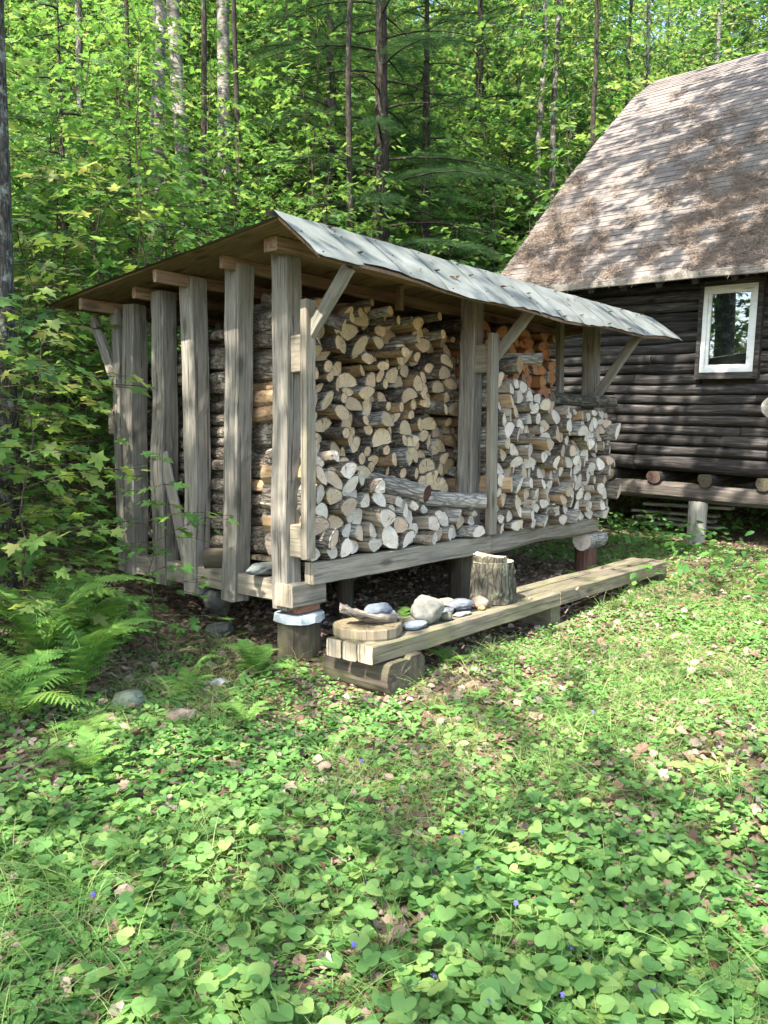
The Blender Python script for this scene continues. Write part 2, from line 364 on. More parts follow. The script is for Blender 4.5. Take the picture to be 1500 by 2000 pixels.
# ------------------------------------------------------------------ timber
def timber(name, p0, p1, w_, h_, mat, parent, seed=0, cham=.007, wav=.004, waney=0.0, n=12, M=None, endmat=None, round_=0.0, side=1, twist=0.0):
    """squared timber from p0 to p1 in the local frame M; w_ across, h_ up"""
    M = M or M_SHED; rng = np.random.default_rng(seed + 7)
    p0 = Vector(p0); p1 = Vector(p1); X = (p1 - p0); L = X.length; X.normalize()
    up = Vector((0, 0, 1)) if abs(X.z) < .8 else Vector((0, 1, 0))
    Y = up.cross(X).normalized(); Z = X.cross(Y)
    F = Matrix(((X.x, Y.x, Z.x, p0.x), (X.y, Y.y, Z.y, p0.y), (X.z, Y.z, Z.z, p0.z), (0, 0, 0, 1)))
    a, b = w_/2, h_/2; c = cham
    sec = []
    for sx, sy in ((1, -1), (1, 1), (-1, 1), (-1, -1)):
        # two points per corner plus a middle point per side
        if sx*sy < 0 and sx > 0: pts = [(a - c, -b), (a, -b + c)]
        elif sx > 0: pts = [(a, b - c), (a - c, b)]
        elif sy > 0: pts = [(-a + c, b), (-a, b - c)]
        else: pts = [(-a, -b + c), (-a + c, -b)]
        sec += pts + [None]
    full = []
    for i, p in enumerate(sec):
        if p is None:
            q0 = sec[i - 1]; q1 = sec[(i + 1) % len(sec)]; full.append(((q0[0] + q1[0])/2*(1 + round_), (q0[1] + q1[1])/2*(1 + round_)))
        else: full.append(p)
    sec = np.array(full); k = len(sec)
    xs = np.concatenate([[0, .004], np.linspace(.04, L - .04, n), [L - .004, L]])
    ph = rng.uniform(0, 6, 6)
    wv = np.zeros((len(xs), 2))
    for q in range(3):
        wv[:, 0] += np.sin(xs*(1.5 + 2.2*q) + ph[q])*wav/(q + 1); wv[:, 1] += np.sin(xs*(1.8 + 2.0*q) + ph[q + 3])*wav/(q + 1)
    P = np.zeros((len(xs), k, 3)); P[..., 0] = xs[:, None]
    P[..., 1] = sec[:, 0] + wv[:, :1]; P[..., 2] = sec[:, 1] + wv[:, 1:]
    P[..., 1:] += rng.normal(0, .0012, P[..., 1:].shape)
    if waney:
        e = sum(np.sin(xs*f + rng.uniform(0, 6))*g_ for f, g_ in ((2.6, .6), (5.1, .35), (9.3, .2)))
        s = (np.sign(sec[:, 0]) == side) & (abs(sec[:, 0]) > a*.3)
        P[:, s, 1] += side*(e*waney)[:, None]
    for sgn, ii in ((-1, 0), (1, -1)):
        cc = P[ii].mean(0); P[ii, :, 1:] = cc[1:] + (P[ii, :, 1:] - cc[1:])*.985
        P[ii, :, 0] += rng.normal(0, .002, k)
    g = Geo(); rings(g, P, 0, 1)
    return link(name, g.mesh(name, [mat, endmat or mat]), M @ F, parent)

def roundlog(name, p0, p1, r, parent, mats, seed=0, M=None, k=18, n=9, rough=.03, taper=0.0, flat=None, capjit=.002):
    M = M or M_SHED; rng = np.random.default_rng(seed + 3)
    p0 = Vector(p0); p1 = Vector(p1); X = (p1 - p0); L = X.length; X.normalize()
    up = Vector((0, 0, 1)) if abs(X.z) < .8 else Vector((0, 1, 0))
    Y = up.cross(X).normalized(); Z = X.cross(Y)
    F = Matrix(((X.x, Y.x, Z.x, p0.x), (X.y, Y.y, Z.y, p0.y), (X.z, Y.z, Z.z, p0.z), (0, 0, 0, 1)))
    a = np.linspace(0, 2*math.pi, k, endpoint=False); xs = np.linspace(0, L, n)
    base = 1 + .05*np.sin(2*a + rng.uniform(0, 6)) + .035*np.sin(3*a + rng.uniform(0, 6)) + rng.normal(0, rough*.6, k)
    rr = r*base[None]*(1 - taper*xs/L)[:, None]*(1 + rng.normal(0, rough*.4, (n, k)))
    P = np.stack([np.broadcast_to(xs[:, None], rr.shape), rr*np.cos(a), rr*np.sin(a)], -1).copy()
    if flat is not None: P[..., 2] = np.minimum(P[..., 2], r*flat)
    g = Geo(); rings(g, P, 0, 1, jit=capjit, rng=rng)
    return link(name, g.mesh(name, mats), M @ F, parent)

# ------------------------------------------------------------------ WOODSHED
shed = empty('woodshed', M_SHED)
tag(shed, 'open weathered timber woodshed with metal roof and log stacks', 'woodshed')
# side posts (lean inwards at the top); local: u right-far, v left-far
side = [(.07, .08, .45, .07, .06, 2.88, .0), (.08, .63, .44, .08, .55, 2.82, .006), (.08, 1.095, .43, .08, 1.07, 2.79, .006),
        (.08, 1.52, .46, .08, 1.44, 2.74, .022), (.08, 1.93, .5, .08, 1.87, 2.69, .014)]
for i, (u0, v0, z0, u1, v1, z1, wy) in enumerate(side):
    timber('post', (u0, v0, z0), (u1, v1, z1), .145 if i else .14, .15, M_post, shed, 20 + i, wav=.006, waney=wy, n=26, side=-1)
timber('post', (.05, 2.07, .55), (.05, 2.07, 2.66), .05, .10, M_post, shed, 31)
timber('post', (2.25, .07, .62), (2.25, .07, 2.87), .15, .15, M_post, shed, 33, wav=.008, waney=.006, n=22)
timber('post', (4.53, .07, .62), (4.53, .07, 2.86), .14, .15, M_post, shed, 34, n=20)
timber('post', (4.32, .33, .62), (4.32, .33, 2.88), .09, .06, M_post, shed, 35, n=20)
for i, u in enumerate((1.1, 2.3, 3.4, 4.5)):
    timber('post', (u, 2.03, .3), (u, 2.03, 2.66), .12, .12, M_post, shed, 40 + i)
timber('post', (4.5, 1.1, .5), (4.5, 1.1, 2.76), .12, .12, M_post, shed, 46)
# outer uprights with spacer blocks, holding the roof braces
timber('upright', (.045, -.165, .82), (.045, -.165, 2.50), .095, .055, M_beam, shed, 50, n=18)
timber('upright', (2.235, -.165, .79), (2.235, -.165, 2.50), .11, .055, M_beam, shed, 51, n=18)
timber('spacer_block', (.085, -.135, 2.16), (.085, .0, 2.16), .10, .24, M_beam, shed, 52, n=3)
timber('spacer_block', (.085, -.135, .93), (.085, .0, .93), .10, .22, M_beam, shed, 53, n=3)
timber('spacer_block', (2.25, -.135, 2.3), (2.25, .0, 2.3), .10, .24, M_beam, shed, 54, n=3)
timber('spacer_block', (.03, 2.09, 1.75), (.03, 2.16, 1.75), .06, .2, M_beam, shed, 55, n=3)
timber('brace', (.075, -.16, 2.28), (.02, -.56, 2.66), .05, .09, M_post, shed, 56)
timber('brace', (2.31, -.13, 2.30), (2.31, -.50, 2.68), .05, .09, M_post, shed, 57)
timber('brace', (4.45, -.01, 2.02), (4.45, -.52, 2.72), .05, .09, M_post, shed, 58)
timber('brace', (.05, 2.12, 2.1), (.05, 2.42, 2.62), .05, .09, M_post, shed, 59)
timber('loose_board', (.03, 1.42, 1.5), (.02, 1.13, .62), .03, .11, M_post, shed, 60)
# sills, floor
timber('side_sill', (.09, .16, .575), (.09, 2.12, .575), .12, .15, M_beam, shed, 61, n=16)
timber('front_sill', (.13, -.075, .705), (2.30, -.075, .690), .09, .15, M_beam, shed, 62, n=18, endmat=M_tend)
timber('front_sill', (2.30, -.065, .695), (4.36, -.075, .705), .11, .17, M_beam, shed, 63, n=20, wav=.012, round_=.06, cham=.03, endmat=M_tend)
timber('rear_sill', (.1, 2.03, .58), (4.5, 2.03, .58), .12, .15, M_dark, shed, 64)
for i, u in enumerate((.55, 1.1, 1.65, 2.45, 3.1, 3.75, 4.3)):
    timber('floor_joist', (u, -.02, .66), (u, 2.0, .62), .07, .12, M_dark, shed, 70 + i, n=5)
g = Geo()
for i in range(13):
    v = -.03 + i*.158; box(g, .16, 4.40, v, v + .15, .735, .765)
link('floor_boards', g.mesh('floor_boards', [M_dark]), M_SHED, shed)
# support blocks
timber('support_block', (-.02, .02, .555), (.30, .02, .555), .17, .155, M_beam, shed, 80, n=5, endmat=M_tend)
timber('support_block', (.28, .05, .57), (.36, .05, .57), .10, .10, M_beam, shed, 81, n=3)
timber('support_block', (.06, .03, .453), (.26, .03, .453), .15, .055, wood_mat('red_brown_block', (.10, .05, .03), (.20, .10, .06), (.30, .16, .10)), shed, 82, n=3)
roundlog('support_stump', (.15, .04, -.05), (.15, .04, .40), .145, shed, [M_dark, M_endw], 5, rough=.03, k=26)
def cap_sheet():
    g = Geo(); rng = np.random.default_rng(5); k = 22; a = np.linspace(0, 2*math.pi, k, endpoint=False)
    r = .172*(1 + rng.normal(0, .025, k)); up = np.stack([r*np.cos(a), r*np.sin(a), np.full(k, .0)], -1)
    dn = up*1.03; dn[:, 2] = -.045 + rng.normal(0, .006, k); c = up*.6; c[:, 2] = .004
    P = np.stack([dn, up, c]); rings(g, P, 0, 0)
    m, t = newmat('galvanised_cap'); N = NT(t); v, _ = coords(N, (1, 1, 1)); n_ = noise(N, v, 14, 5, .6)
    N.out(N.ramp(n_, [(.35, (.30, .34, .36)), (.6, (.55, .62, .64))]), .5, n_, .3, .01, .5, .4)
    link('stump_cap', g.mesh('stump_cap', [m]), M_SHED @ Matrix.Translation((.15, .04, .413)), shed)
cap_sheet()
roundlog('support_stump', (4.32, -.02, .1), (4.32, -.02, .47), .12, shed, [wood_mat('reddish_stump', (.06, .03, .02), (.14, .07, .05), (.22, .13, .10), axis=0), M_dark], 8, rough=.03)
roundlog('support_block', (4.1, -.08, .545), (4.5, -.08, .545), .10, shed, [M_bark, M_endw], 9, flat=.75)
roundlog('support_stump', (1.15, .55, 0), (1.15, .55, .6), .07, shed, [M_dark, M_dark], 10)
roundlog('support_stump', (2.3, .2, 0), (2.3, .2, .6), .10, shed, [M_dark, M_dark], 11)
roundlog('support_stump', (2.3, 1.7, .1), (2.3, 1.7, .55), .12, shed, [M_dark, M_dark], 12)
roundlog('support_stump', (4.3, 1.8, .1), (4.3, 1.8, .55), .12, shed, [M_dark, M_dark], 13)

# roof --------------------------------------------------------------
RV, RZ = -.27, 2.965           # ridge
def eave_z(u): return 2.69 - .055*math.sin(math.pi*min(max((u + .3)/5.2, 0), 1)) + .012*math.sin(u*4.1)
def back_z(u, v): return RZ - .012 - (v - RV)*.088 + .01*math.sin(u*2.1 + v)
def front_z(u, v): # v between RV and -.62
    f = (RV - v)/.36; return RZ + (eave_z(u) - RZ)*f
U0, U1 = -.33, 4.85
g = Geo()   # boards of the front slope run along the ridge, boards of the back slope run down the slope
rng = np.random.default_rng(3)
for i in range(3):
    va = RV - .005 - i*.118; vb = va - .112
    for ua, ub in ((U0 + .03, 1.6), (1.61, 3.3), (3.31, U1 + .1)):
        ua += rng.uniform(0, .002)
        za, zb = front_z((ua + ub)/2, va), front_z((ua + ub)/2, vb)
        V = []
        for u in np.linspace(ua, ub, 12):
            za, zb = front_z(u, va), front_z(u, vb); V += [[u, va, za - .022], [u, vb, zb - .022], [u, vb, zb - .042], [u, va, za - .042]]
        P = np.array(V).reshape(12, 4, 3); rings(g, P, 0, 0)
uu = U0 + .02
while uu < U1 - .05:
    wd = rng.uniform(.13, .21); ua, ub = uu, min(uu + wd, U1); dz = rng.uniform(-.004, .004)
    P = []
    for v in np.linspace(RV + .004, 2.48 + rng.uniform(-.02, .03), 7):
        z = back_z(ua, v) - .012 + dz; P += [[ua, v, z], [ub, v, z], [ub, v, z - .022], [ua, v, z - .022]]
    rings(g, np.array(P).reshape(7, 4, 3), 0, 0); uu += wd + .006
link('roof_boards', g.mesh('roof_boards', [M_under]), M_SHED, shed)
for i, v in enumerate((.0, .52, 1.05, 1.55, 2.07)):
    timber('purlin', ((-.12, -.10, -.27, -.12, -.27)[i], v, back_z(0, v) - .08), (4.78, v, back_z(4.6, v) - .08), .045 if i else .12, .09, M_purlin, shed, 90 + i, n=16)
timber('rafter', (4.62, -.25, 2.86), (4.62, 2.3, 2.66), .05, .11, M_purlin, shed, 98)
timber('hanging_block', (1.55, .3, 2.66), (1.55, .3, 2.84), .05, .06, M_purlin, shed, 99, n=3)
# back covering
def metal_mat(name, c0, c1, c2, met, rough):
    m, t = newmat(name); N = NT(t); v, _ = coords(N, (1, 1, 1)); a = noise(N, v, 3.0, 6, .65, .4)
    v2, _ = coords(N, (9, 1.2, 3)); b = noise(N, v2, 1.6, 5, .7)
    col = N.ramp(a, [(.3, c0), (.5, c1), (.72, c2)])
    col = N.mix(N.math('MULTIPLY', N.ramp(b, [(.5, (0, 0, 0)), (.72, (1, 1, 1))]), .45), col, tuple(x*.55 for x in c1))
    sp = noise(N, v, 70, 2, .5); col = N.mix(N.ramp(sp, [(.70, (0, 0, 0)), (.74, (1, 1, 1))]), col, (.06, .055, .05))
    N.out(col, N.math('ADD', rough, N.math('MULTIPLY', a, .2)), N.math('ADD', a, N.math('MULTIPLY', sp, .1)), .25, .01, .4, met); return m
M_metal = metal_mat('aged_metal_sheet', (.085, .095, .088), (.14, .153, .143), (.21, .226, .22), .2, .5)
M_felt = metal_mat('dark_roof_felt', (.05, .055, .05), (.09, .095, .085), (.17, .18, .16), .0, .75)
P = []; g = Geo(); us = np.linspace(U0 - .015, U1 + .02, 40); vs = np.linspace(RV, 2.54, 14)
G1 = np.array([[[u, v + .02*math.sin(u*7)*(v > 2.3), back_z(u, v) + .006 + .004*math.sin(u*9 + v*3) - (.03 if j in (0, 39) else 0)] for v in vs] for j, u in enumerate(us)])
k = len(vs); i = (np.arange(len(us) - 1)[:, None]*k + np.arange(k - 1)[None]).ravel()
g.add(G1.reshape(-1, 3), np.stack([i, i + k, i + k + 1, i + 1], -1))
g.add(G1.reshape(-1, 3) - [0, 0, .004], np.stack([i, i + 1, i + k + 1, i + k], -1))
link('roof_felt', g.mesh('roof_felt', [M_felt], True), M_SHED, shed)
# overlapping metal sheets on the front slope
rng = np.random.default_rng(12); uu = U0 - .02; i = 0
while uu < U1 + .1:
    wd = rng.uniform(.34, .50); ua, ub = uu, uu + wd + .025
    nv = 9; nu = 7; Gd = np.zeros((nu, nv, 3)); slip = rng.uniform(-.012, .02); skew = rng.uniform(-.012, .012)
    for a in range(nu):
        for b in range(nv):
            f = b/(nv - 1)*1.03; u = ua + (ub - ua)*a/(nu - 1) + skew*f + .17*f*(max(uu, 0)/4.8)*0 
            v = RV + .03 - f*(.385 + slip)
            z = front_z(u, v) + .010 + .003*(1 - a/(nu - 1)) + (.002 if a == 0 else 0) + rng.normal(0, .0012)
            if b == nv - 1: z -= .012 + rng.uniform(0, .01); v += rng.uniform(-.006, .003)
            if b == 0: v = RV + .07; z = back_z(u, v) + .014
            Gd[a, b] = (u, v, z)
    g = Geo(); ii = (np.arange(nu - 1)[:, None]*nv + np.arange(nv - 1)[None]).ravel()
    g.add(Gd.reshape(-1, 3), np.stack([ii, ii + 1, ii + nv + 1, ii + nv], -1)); 
    g.add(Gd.reshape(-1, 3) - [0, 0, .0025], np.stack([ii, ii + nv, ii + nv + 1, ii + 1], -1))
    for q in range(3):  # nails along the lap
        f = .15 + q*.36 + rng.uniform(-.03, .03); c = Gd[1, int(f*(nv - 1))]*.5 + Gd[1, min(nv - 1, int(f*(nv - 1)) + 1)]*.5
        c = c + [rng.uniform(-.015, .015), 0, .002]; box(g, c[0] - .004, c[0] + .004, c[1] - .005, c[1] + .005, c[2] - .002, c[2] + .004, 1)
        if rng.random() < .35:
            box(g, c[0] - .012, c[0] + .010, c[1] - .03, c[1] + .02, c[2] - .004, c[2] + .003, 1)
    o = link('roof_sheet', g.mesh('roof_sheet', [M_metal, M_dark], False), M_SHED, shed)
    uu += wd; i += 1

# ------------------------------------------------------------------ FIREWOOD
def shape_round(rng, r):
    k = 14; a = np.linspace(0, 2*math.pi, k, endpoint=False); e = rng.uniform(.82, 1); rot = rng.uniform(0, 3.14)
    rr = r*(1 + rng.normal(0, .03, k)); x, y = rr*np.cos(a), rr*np.sin(a)*e
    return np.stack([x*math.cos(rot) - y*math.sin(rot), x*math.sin(rot) + y*math.cos(rot)], -1), np.zeros(k, int)
def shape_sector(rng, r, ang, rot):
    na = 9; a = np.linspace(-ang/2, ang/2, na); P = [(r*math.cos(t)*(1 + rng.normal(0, .03)), r*math.sin(t)*(1 + rng.normal(0, .03))) for t in a]
    T = [0]*(na - 1)
    if ang > 2.7: # chord through the pith
        m = [(P[-1][0]*.5 + rng.normal(0, .06)*r, P[-1][1]*.5), (rng.normal(0, .08)*r, 0), (P[0][0]*.5 + rng.normal(0, .06)*r, P[0][1]*.5)]
    else:
        c = rng.uniform(-.05, .25)*r; m = [((P[-1][0] + c)/2 + rng.normal(0, .05)*r, P[-1][1]/2), (c, rng.normal(0, .05)*r), ((P[0][0] + c)/2, P[0][1]/2 + rng.normal(0, .05)*r)]
    P += m; T += [1]*4
    P = np.array(P); c, s = math.cos(rot), math.sin(rot)
    return P @ np.array([[c, s], [-s, c]]), np.array(T)
def shape_chunk(rng, r, rot):
    n = rng.integers(4, 6); a = np.sort(rng.uniform(0, .5, n) + np.arange(n)*2*math.pi/n); rr = r*rng.uniform(.7, 1.05, n)
    C = np.stack([rr*np.cos(a), rr*np.sin(a)*rng.uniform(.6, 1)], -1); P = []; T = []
    for i in range(n):
        p, q = C[i], C[(i + 1) % n]; P += [p, p*.5 + q*.5 + rng.normal(0, .04, 2)*r, ]; T += [0 if i == 0 else 1]*2
    P = np.array(P); c, s = math.cos(rot), math.sin(rot); return P @ np.array([[c, s], [-s, c]]), np.array(T)

def pack(rng, s0, s1, top, gen, z0, max_n=400, dx=.01, size=1.0):
    n = int((s1 - s0)/dx); S = np.full(n, z0, float); xs = s0 + (np.arange(n) + .5)*dx; lim = np.array([top(x) for x in xs]); out = []
    fails = 0
    while len(out) < max_n and fails < 12:
        best = None
        for _ in range(7):
            kind, P, T = gen(rng); P = P*size
            if kind != 'round': P = P*.56 + .22*(np.roll(P, 1, 0) + np.roll(P, -1, 0))
            x0, x1 = P[:, 0].min(), P[:, 0].max(); m = max(2, int(math.ceil((x1 - x0)/dx)))
            if m >= n: continue
            cx = x0 + (np.arange(m) + .5)*(x1 - x0)/m
            lo = np.full(m, 9.); hi = np.full(m, -9.)
            Q = np.concatenate([P, P[:1]])
            for (ax, ay), (bx, by) in zip(Q[:-1], Q[1:]):
                if abs(bx - ax) < 1e-6: continue
                l, h = min(ax, bx), max(ax, bx); msk = (cx >= l) & (cx <= h)
                yy = ay + (cx - ax)/(bx - ax)*(by - ay)
                lo[msk] = np.minimum(lo[msk], yy[msk]); hi[msk] = np.maximum(hi[msk], yy[msk])
            lo[lo > 8] = 0; hi[hi < -8] = 0
            W = np.lib.stride_tricks.sliding_window_view(S, m); rest = (W - lo).max(1)
            void = (rest[:, None] + lo - W).sum(1)*dx; tp = rest + hi.max()
            ok = tp <= np.lib.stride_tricks.sliding_window_view(lim, m).min(1) + .03
            area = (hi - lo).sum()*dx
            sc = rest*1.0 + void*9/ math.sqrt(area + 1e-4)*.12 - math.sqrt(area)*.25; sc[~ok] = 1e9
            j = int(sc.argmin())
            if sc[j] < 1e8 and (best is None or sc[j] < best[0]): best = (sc[j], j, rest[j], m, hi, P, T, kind, x0)
        if best is None: fails += 1; continue
        _, j, z, m, hi, P, T, kind, x0 = best
        S[j:j + m] = z + hi - .004
        out.append((s0 + j*dx - x0, z, P, T, kind))
    return out

def gen_left(rng):
    t = rng.random(); r = rng.uniform(.06, .095)
    if t < .46: P, T = shape_round(rng, rng.uniform(.042, .085)); return ('round', P, T)
    if t < .68: P, T = shape_sector(rng, rng.uniform(.09, .135), rng.uniform(2.9, 3.6), rng.choice([math.pi/2, -math.pi/2, rng.uniform(0, 6.28)]) + rng.normal(0, .3)); return ('half round', P, T)
    if t < .9: P, T = shape_sector(rng, rng.uniform(.10, .15), rng.uniform(1.4, 2.2), rng.uniform(0, 6.28)); return ('wedge split', P, T)
    P, T = shape_chunk(rng, r, rng.uniform(0, 6.28)); return ('squarish', P, T)
def gen_low(rng):
    t = rng.random()
    if t < .12: P, T = shape_round(rng, rng.uniform(.065, .09)); return ('round', P, T)
    if t < .4: P, T = shape_sector(rng, rng.uniform(.08, .12), rng.uniform(2.8, 3.2), rng.uniform(0, 6.28)); return ('half round', P, T)
    if t < .8: P, T = shape_sector(rng, rng.uniform(.12, .17), rng.uniform(1.0, 1.7), rng.uniform(0, 6.28)); return ('wedge split', P, T)
    P, T = shape_chunk(rng, rng.uniform(.06, .085), rng.uniform(0, 6.28)); return ('squarish', P, T)
def gen_right(rng):
    t = rng.random()
    if t < .1: P, T = shape_round(rng, rng.uniform(.05, .07)); return ('round', P, T)
    if t < .45: P, T = shape_sector(rng, rng.uniform(.075, .115), rng.uniform(2.8, 3.2), rng.uniform(0, 6.28)); return ('half round', P, T)
    if t < .85: P, T = shape_sector(rng, rng.uniform(.11, .155), rng.uniform(1.0, 1.6), rng.uniform(0, 6.28)); return ('wedge split', P, T)
    P, T = shape_chunk(rng, rng.uniform(.055, .08), rng.uniform(0, 6.28)); return ('squarish', P, T)

def log_geo(rng, P, T, L, endm, splm, M, g=None, own=True):
    """log mesh; local x along axis, first end at x=0. materials: bark, split, end"""
    k = len(P); n = 6; xs = np.array([0, .006, L*.3, L*.65, L - .006, L])
    if len(P) > 0:
        bend = rng.normal(0, .008, 2); tap = rng.normal(0, .05)
    base = np.stack([-P[:, 0], P[:, 1]], -1)[::-1]*.97; TT = np.roll(T[::-1], -1)
    Q = np.zeros((n, k, 3))
    for i, x in enumerate(xs):
        f = x/L; sc_ = 1 + tap*f - (.03 if i in (0, n - 1) else 0)
        Q[i, :, 0] = x; Q[i, :, 1:] = base*sc_ + bend*math.sin(math.pi*f)
        if 0 < i < n - 1: Q[i, :, 1:] += rng.normal(0, .002, (k, 2))
    tilt = rng.normal(0, .15, 2)
    for i in (0, 1): Q[i, :, 0] += (base @ tilt) + (rng.normal(0, .0015, k) if i == 0 else 0)
    V = Q.reshape(-1, 3); i = np.arange(n - 1)[:, None]*k; j = np.arange(k)[None]; j2 = (j + 1) % k
    F = np.stack([i + j, i + k + j, i + k + j2, i + j2], -1).reshape(-1, 4); mi = np.tile(TT, n - 1)
    if g is None: g = Geo()
    off = None
    parts = [(V, [(F[:, ::-1], mi)])]
    for e in (0, 1):
        ring0 = Q[0] if e == 0 else Q[-1]; c = ring0.mean(0); isb = TT == 0; pb = isb | np.roll(isb, 1)
        ring = c + (ring0 - c)*np.where(pb, .885, .99)[:, None]; a = np.arange(k); b = (a + 1) % k
        q0 = np.stack([a, b, k + b, k + a], -1); q0 = q0[:, ::-1] if e == 1 else q0
        parts.append((np.concatenate([ring0, ring]), [(q0.copy()[:, ::1] if e == 0 else q0.copy(), np.where(isb, 0, 2))]))
        mid = c + (ring - c)*.6 + np.stack([rng.normal(0, .0022, k), np.zeros(k), np.zeros(k)], -1)
        c = c + [rng.normal(0, .002), 0, 0]; VV = np.concatenate([ring, mid, c[None]]); a = np.arange(k); b = (a + 1) % k
        q = np.stack([a, b, k + b, k + a], -1); t3 = np.stack([k + a, k + b, np.full(k, 2*k)], -1)
        if e == 0: q, t3 = q[:, ::-1], t3[:, ::-1]
        q, t3 = q[:, ::-1], t3[:, ::-1]
        parts.append((VV, [(q.copy(), 2), (t3.copy(), 2)]))
    if not own: Mn = np.array(M)
    for VV, pl in parts:
        if not own: VV = VV @ Mn[:3, :3].T + Mn[:3, 3]
        g.add(VV, pl)
    return g

ORD = 'zeroth first second third fourth fifth sixth seventh eighth ninth tenth eleventh twelfth thirteenth fourteenth fifteenth sixteenth seventeenth eighteenth nineteenth twentieth'.split()
ORD += ['twenty ' + o for o in ORD[1:10]]
LOGS = []   # (priority, record)
def stack(rng, items, v_face, jit, tone, where, frm, mats, L=(.40, .47), yaw=.06, pitch=.03, vis=lambda s, z: True, prio=0, sink=0.0):
    recs = []
    for (s, z, P, T, kind) in items:
        v = v_face + rng.normal(0, jit) + (sink(s, z) if callable(sink) else sink)
        Ry = Matrix.Rotation(math.pi/2 + .08 + rng.normal(0, yaw), 4, 'Z') @ Matrix.Rotation(rng.normal(0, pitch), 4, 'Y')
        M = M_SHED @ Matrix.Translation((s, v, z)) @ Ry
        area = abs(np.sum(P[:, 0]*np.roll(P[:, 1], -1) - np.roll(P[:, 0], -1)*P[:, 1]))/2
        recs.append(dict(s=s, z=z, M=M, P=P, T=T, kind=kind, L=rng.uniform(*L), mats=(mats if (mats[2] is not M_endw or rng.random() < .6) else [mats[0], M_splt, M_endm]), vis=vis(s, z), area=area, prio=prio, tone=tone, where=where, seed=int(rng.integers(1 << 30))))
    # rows (by height) and places along the row
    live = [r for r in recs if r['vis']]
    if live:
        zmin = min(r['z'] for r in live)
        rows = {}
        for r in live: rows.setdefault(int((r['z'] - zmin + .02)/.115), []).append(r)
        for n_, (kk, rr) in enumerate(sorted(rows.items())):
            rr.sort(key=lambda r: r['s'])
            for j, r in enumerate(rr):
                r['label'] = f"{tone} {r['kind']} log in {where}, {ORD[min(n_ + 1, 29)]} row up, {ORD[min(j + 1, 29)]} {frm}"
    LOGS.extend(recs)

FZ = .785
rng = np.random.default_rng(21)
low_top = lambda s: float(np.interp(s, [.1, .35, .6, .95, 1.5, 2.1, 2.3], [1.55, 1.54, 1.42, 1.20, 1.06, .98, .92]))
it = pack(rng, .11, 2.16, low_top, gen_low, FZ, size=1.12)
stack(rng, it, -.12, .045, 'grey', 'low front pile', 'from left', [M_bark, M_splw, M_endw], yaw=.13, pitch=.05, prio=3)
main_top = lambda s: float(np.interp(s, [.2, .5, 1.2, 2.0, 2.3], [2.52, 2.62, 2.64, 2.58, 2.5]))
it = pack(rng, .20, 2.62, main_top, gen_left, FZ, size=1.14)
vis_main = lambda s, z: z > low_top(min(s, 2.2)) - .08 + .25*0
stack(rng, it, .33, .075, 'tan', 'tall left pile', 'from left', [M_bark, M_splt, M_endt], yaw=.09, pitch=.04, vis=vis_main, prio=2)
right_top = lambda s: float(np.interp(s, [2.3, 2.6, 3.0, 3.3, 3.6, 4.6], [2.18, 2.16, 2.04, 1.94, 1.88, 1.88]))
it = pack(rng, 2.30, 4.55, right_top, gen_right, FZ, size=1.16)
stack(rng, it, -.19, .045, 'greyish', 'right front pile', 'from left', [M_bark, M_splw, M_endw], yaw=.12, vis=lambda s, z: True, prio=3)
org_top = lambda s: 2.72
it = pack(rng, 2.45, 4.22, org_top, gen_right, FZ, size=1.25)
stack(rng, it, .30, .03, 'orange', 'right rear pile', 'from left', [M_bark, M_splr, M_endr], vis=lambda s, z: z > right_top(s) - .02, prio=2)
# rear rows seen from the side, between the posts
def gen_side(rng):
    P, T = shape_round(rng, rng.uniform(.045, .085)); return ('round', P, T)
for q, v in enumerate((.84, 1.30, 1.72)):
    it = pack(rng, .17, .62 if q else .7, lambda s: 2.40 - .1*q, gen_side, FZ)
    stack(rng, it, v, .03, 'barky', f'{("second", "third", "rearmost")[q]} side stack', 'from side posts', [M_palebark, M_splt, M_endt], L=(.36, .42), vis=lambda s, z: s < .34, prio=1)
cand = [r for r in LOGS if r['vis']]
cand.sort(key=lambda r: -(r['prio']*.004 + r['area']))
keep = set(id(r) for r in cand[:298])
gs = {}
for r in LOGS:
    lr = np.random.default_rng(r['seed'])
    if id(r) in keep:
        g = log_geo(lr, r['P'], r['T'], r['L'], 0, 0, r['M'])
        o = link('firewood_log', g.mesh('firewood_log', r['mats']), r['M'])
        tag(o, r['label'], 'firewood', 'firewood stacked in the woodshed')
    else:
        key = 0 if r['mats'][2] is M_endt else (1 if r['mats'][2] in (M_endw, M_endm) else 2)
        gs.setdefault('all', Geo()); gg = gs['all']
        tmp = log_geo(lr, r['P'], r['T'], r['L'], 0, 0, r['M'], own=False)
        for V in tmp.V: gg.V.append(V)
        for F, m in tmp.P:
            mm = np.full(len(F), m) if np.isscalar(m) else m
            gg.P.append((F + gg.n, np.where(mm == 0, 0, mm + key*2)))
        gg.n += tmp.n
def island_end(name, c):
    m, t = newmat(name); N = NT(t); v, _ = coords(N, (10, 10, 10)); a = noise(N, v, 3, 5, .6)
    N.out(N.ramp(a, [(.3, tuple(x*.6 for x in c)), (.6, c)]), .9, a, .4, .01); return m
if gs:
    tag(link('firewood', gs['all'].mesh('firewood', [M_bark, M_splt, island_end('end_tan', (.58, .42, .26)), M_splw, island_end('end_grey', (.5, .45, .38)), M_splr, island_end('end_red', (.42, .21, .11))])),
        'rest of the firewood deep in the woodshed stacks', 'firewood', kind='stuff')
print('LOGS', len(LOGS), 'individual', len(keep), 'visible', len(cand))

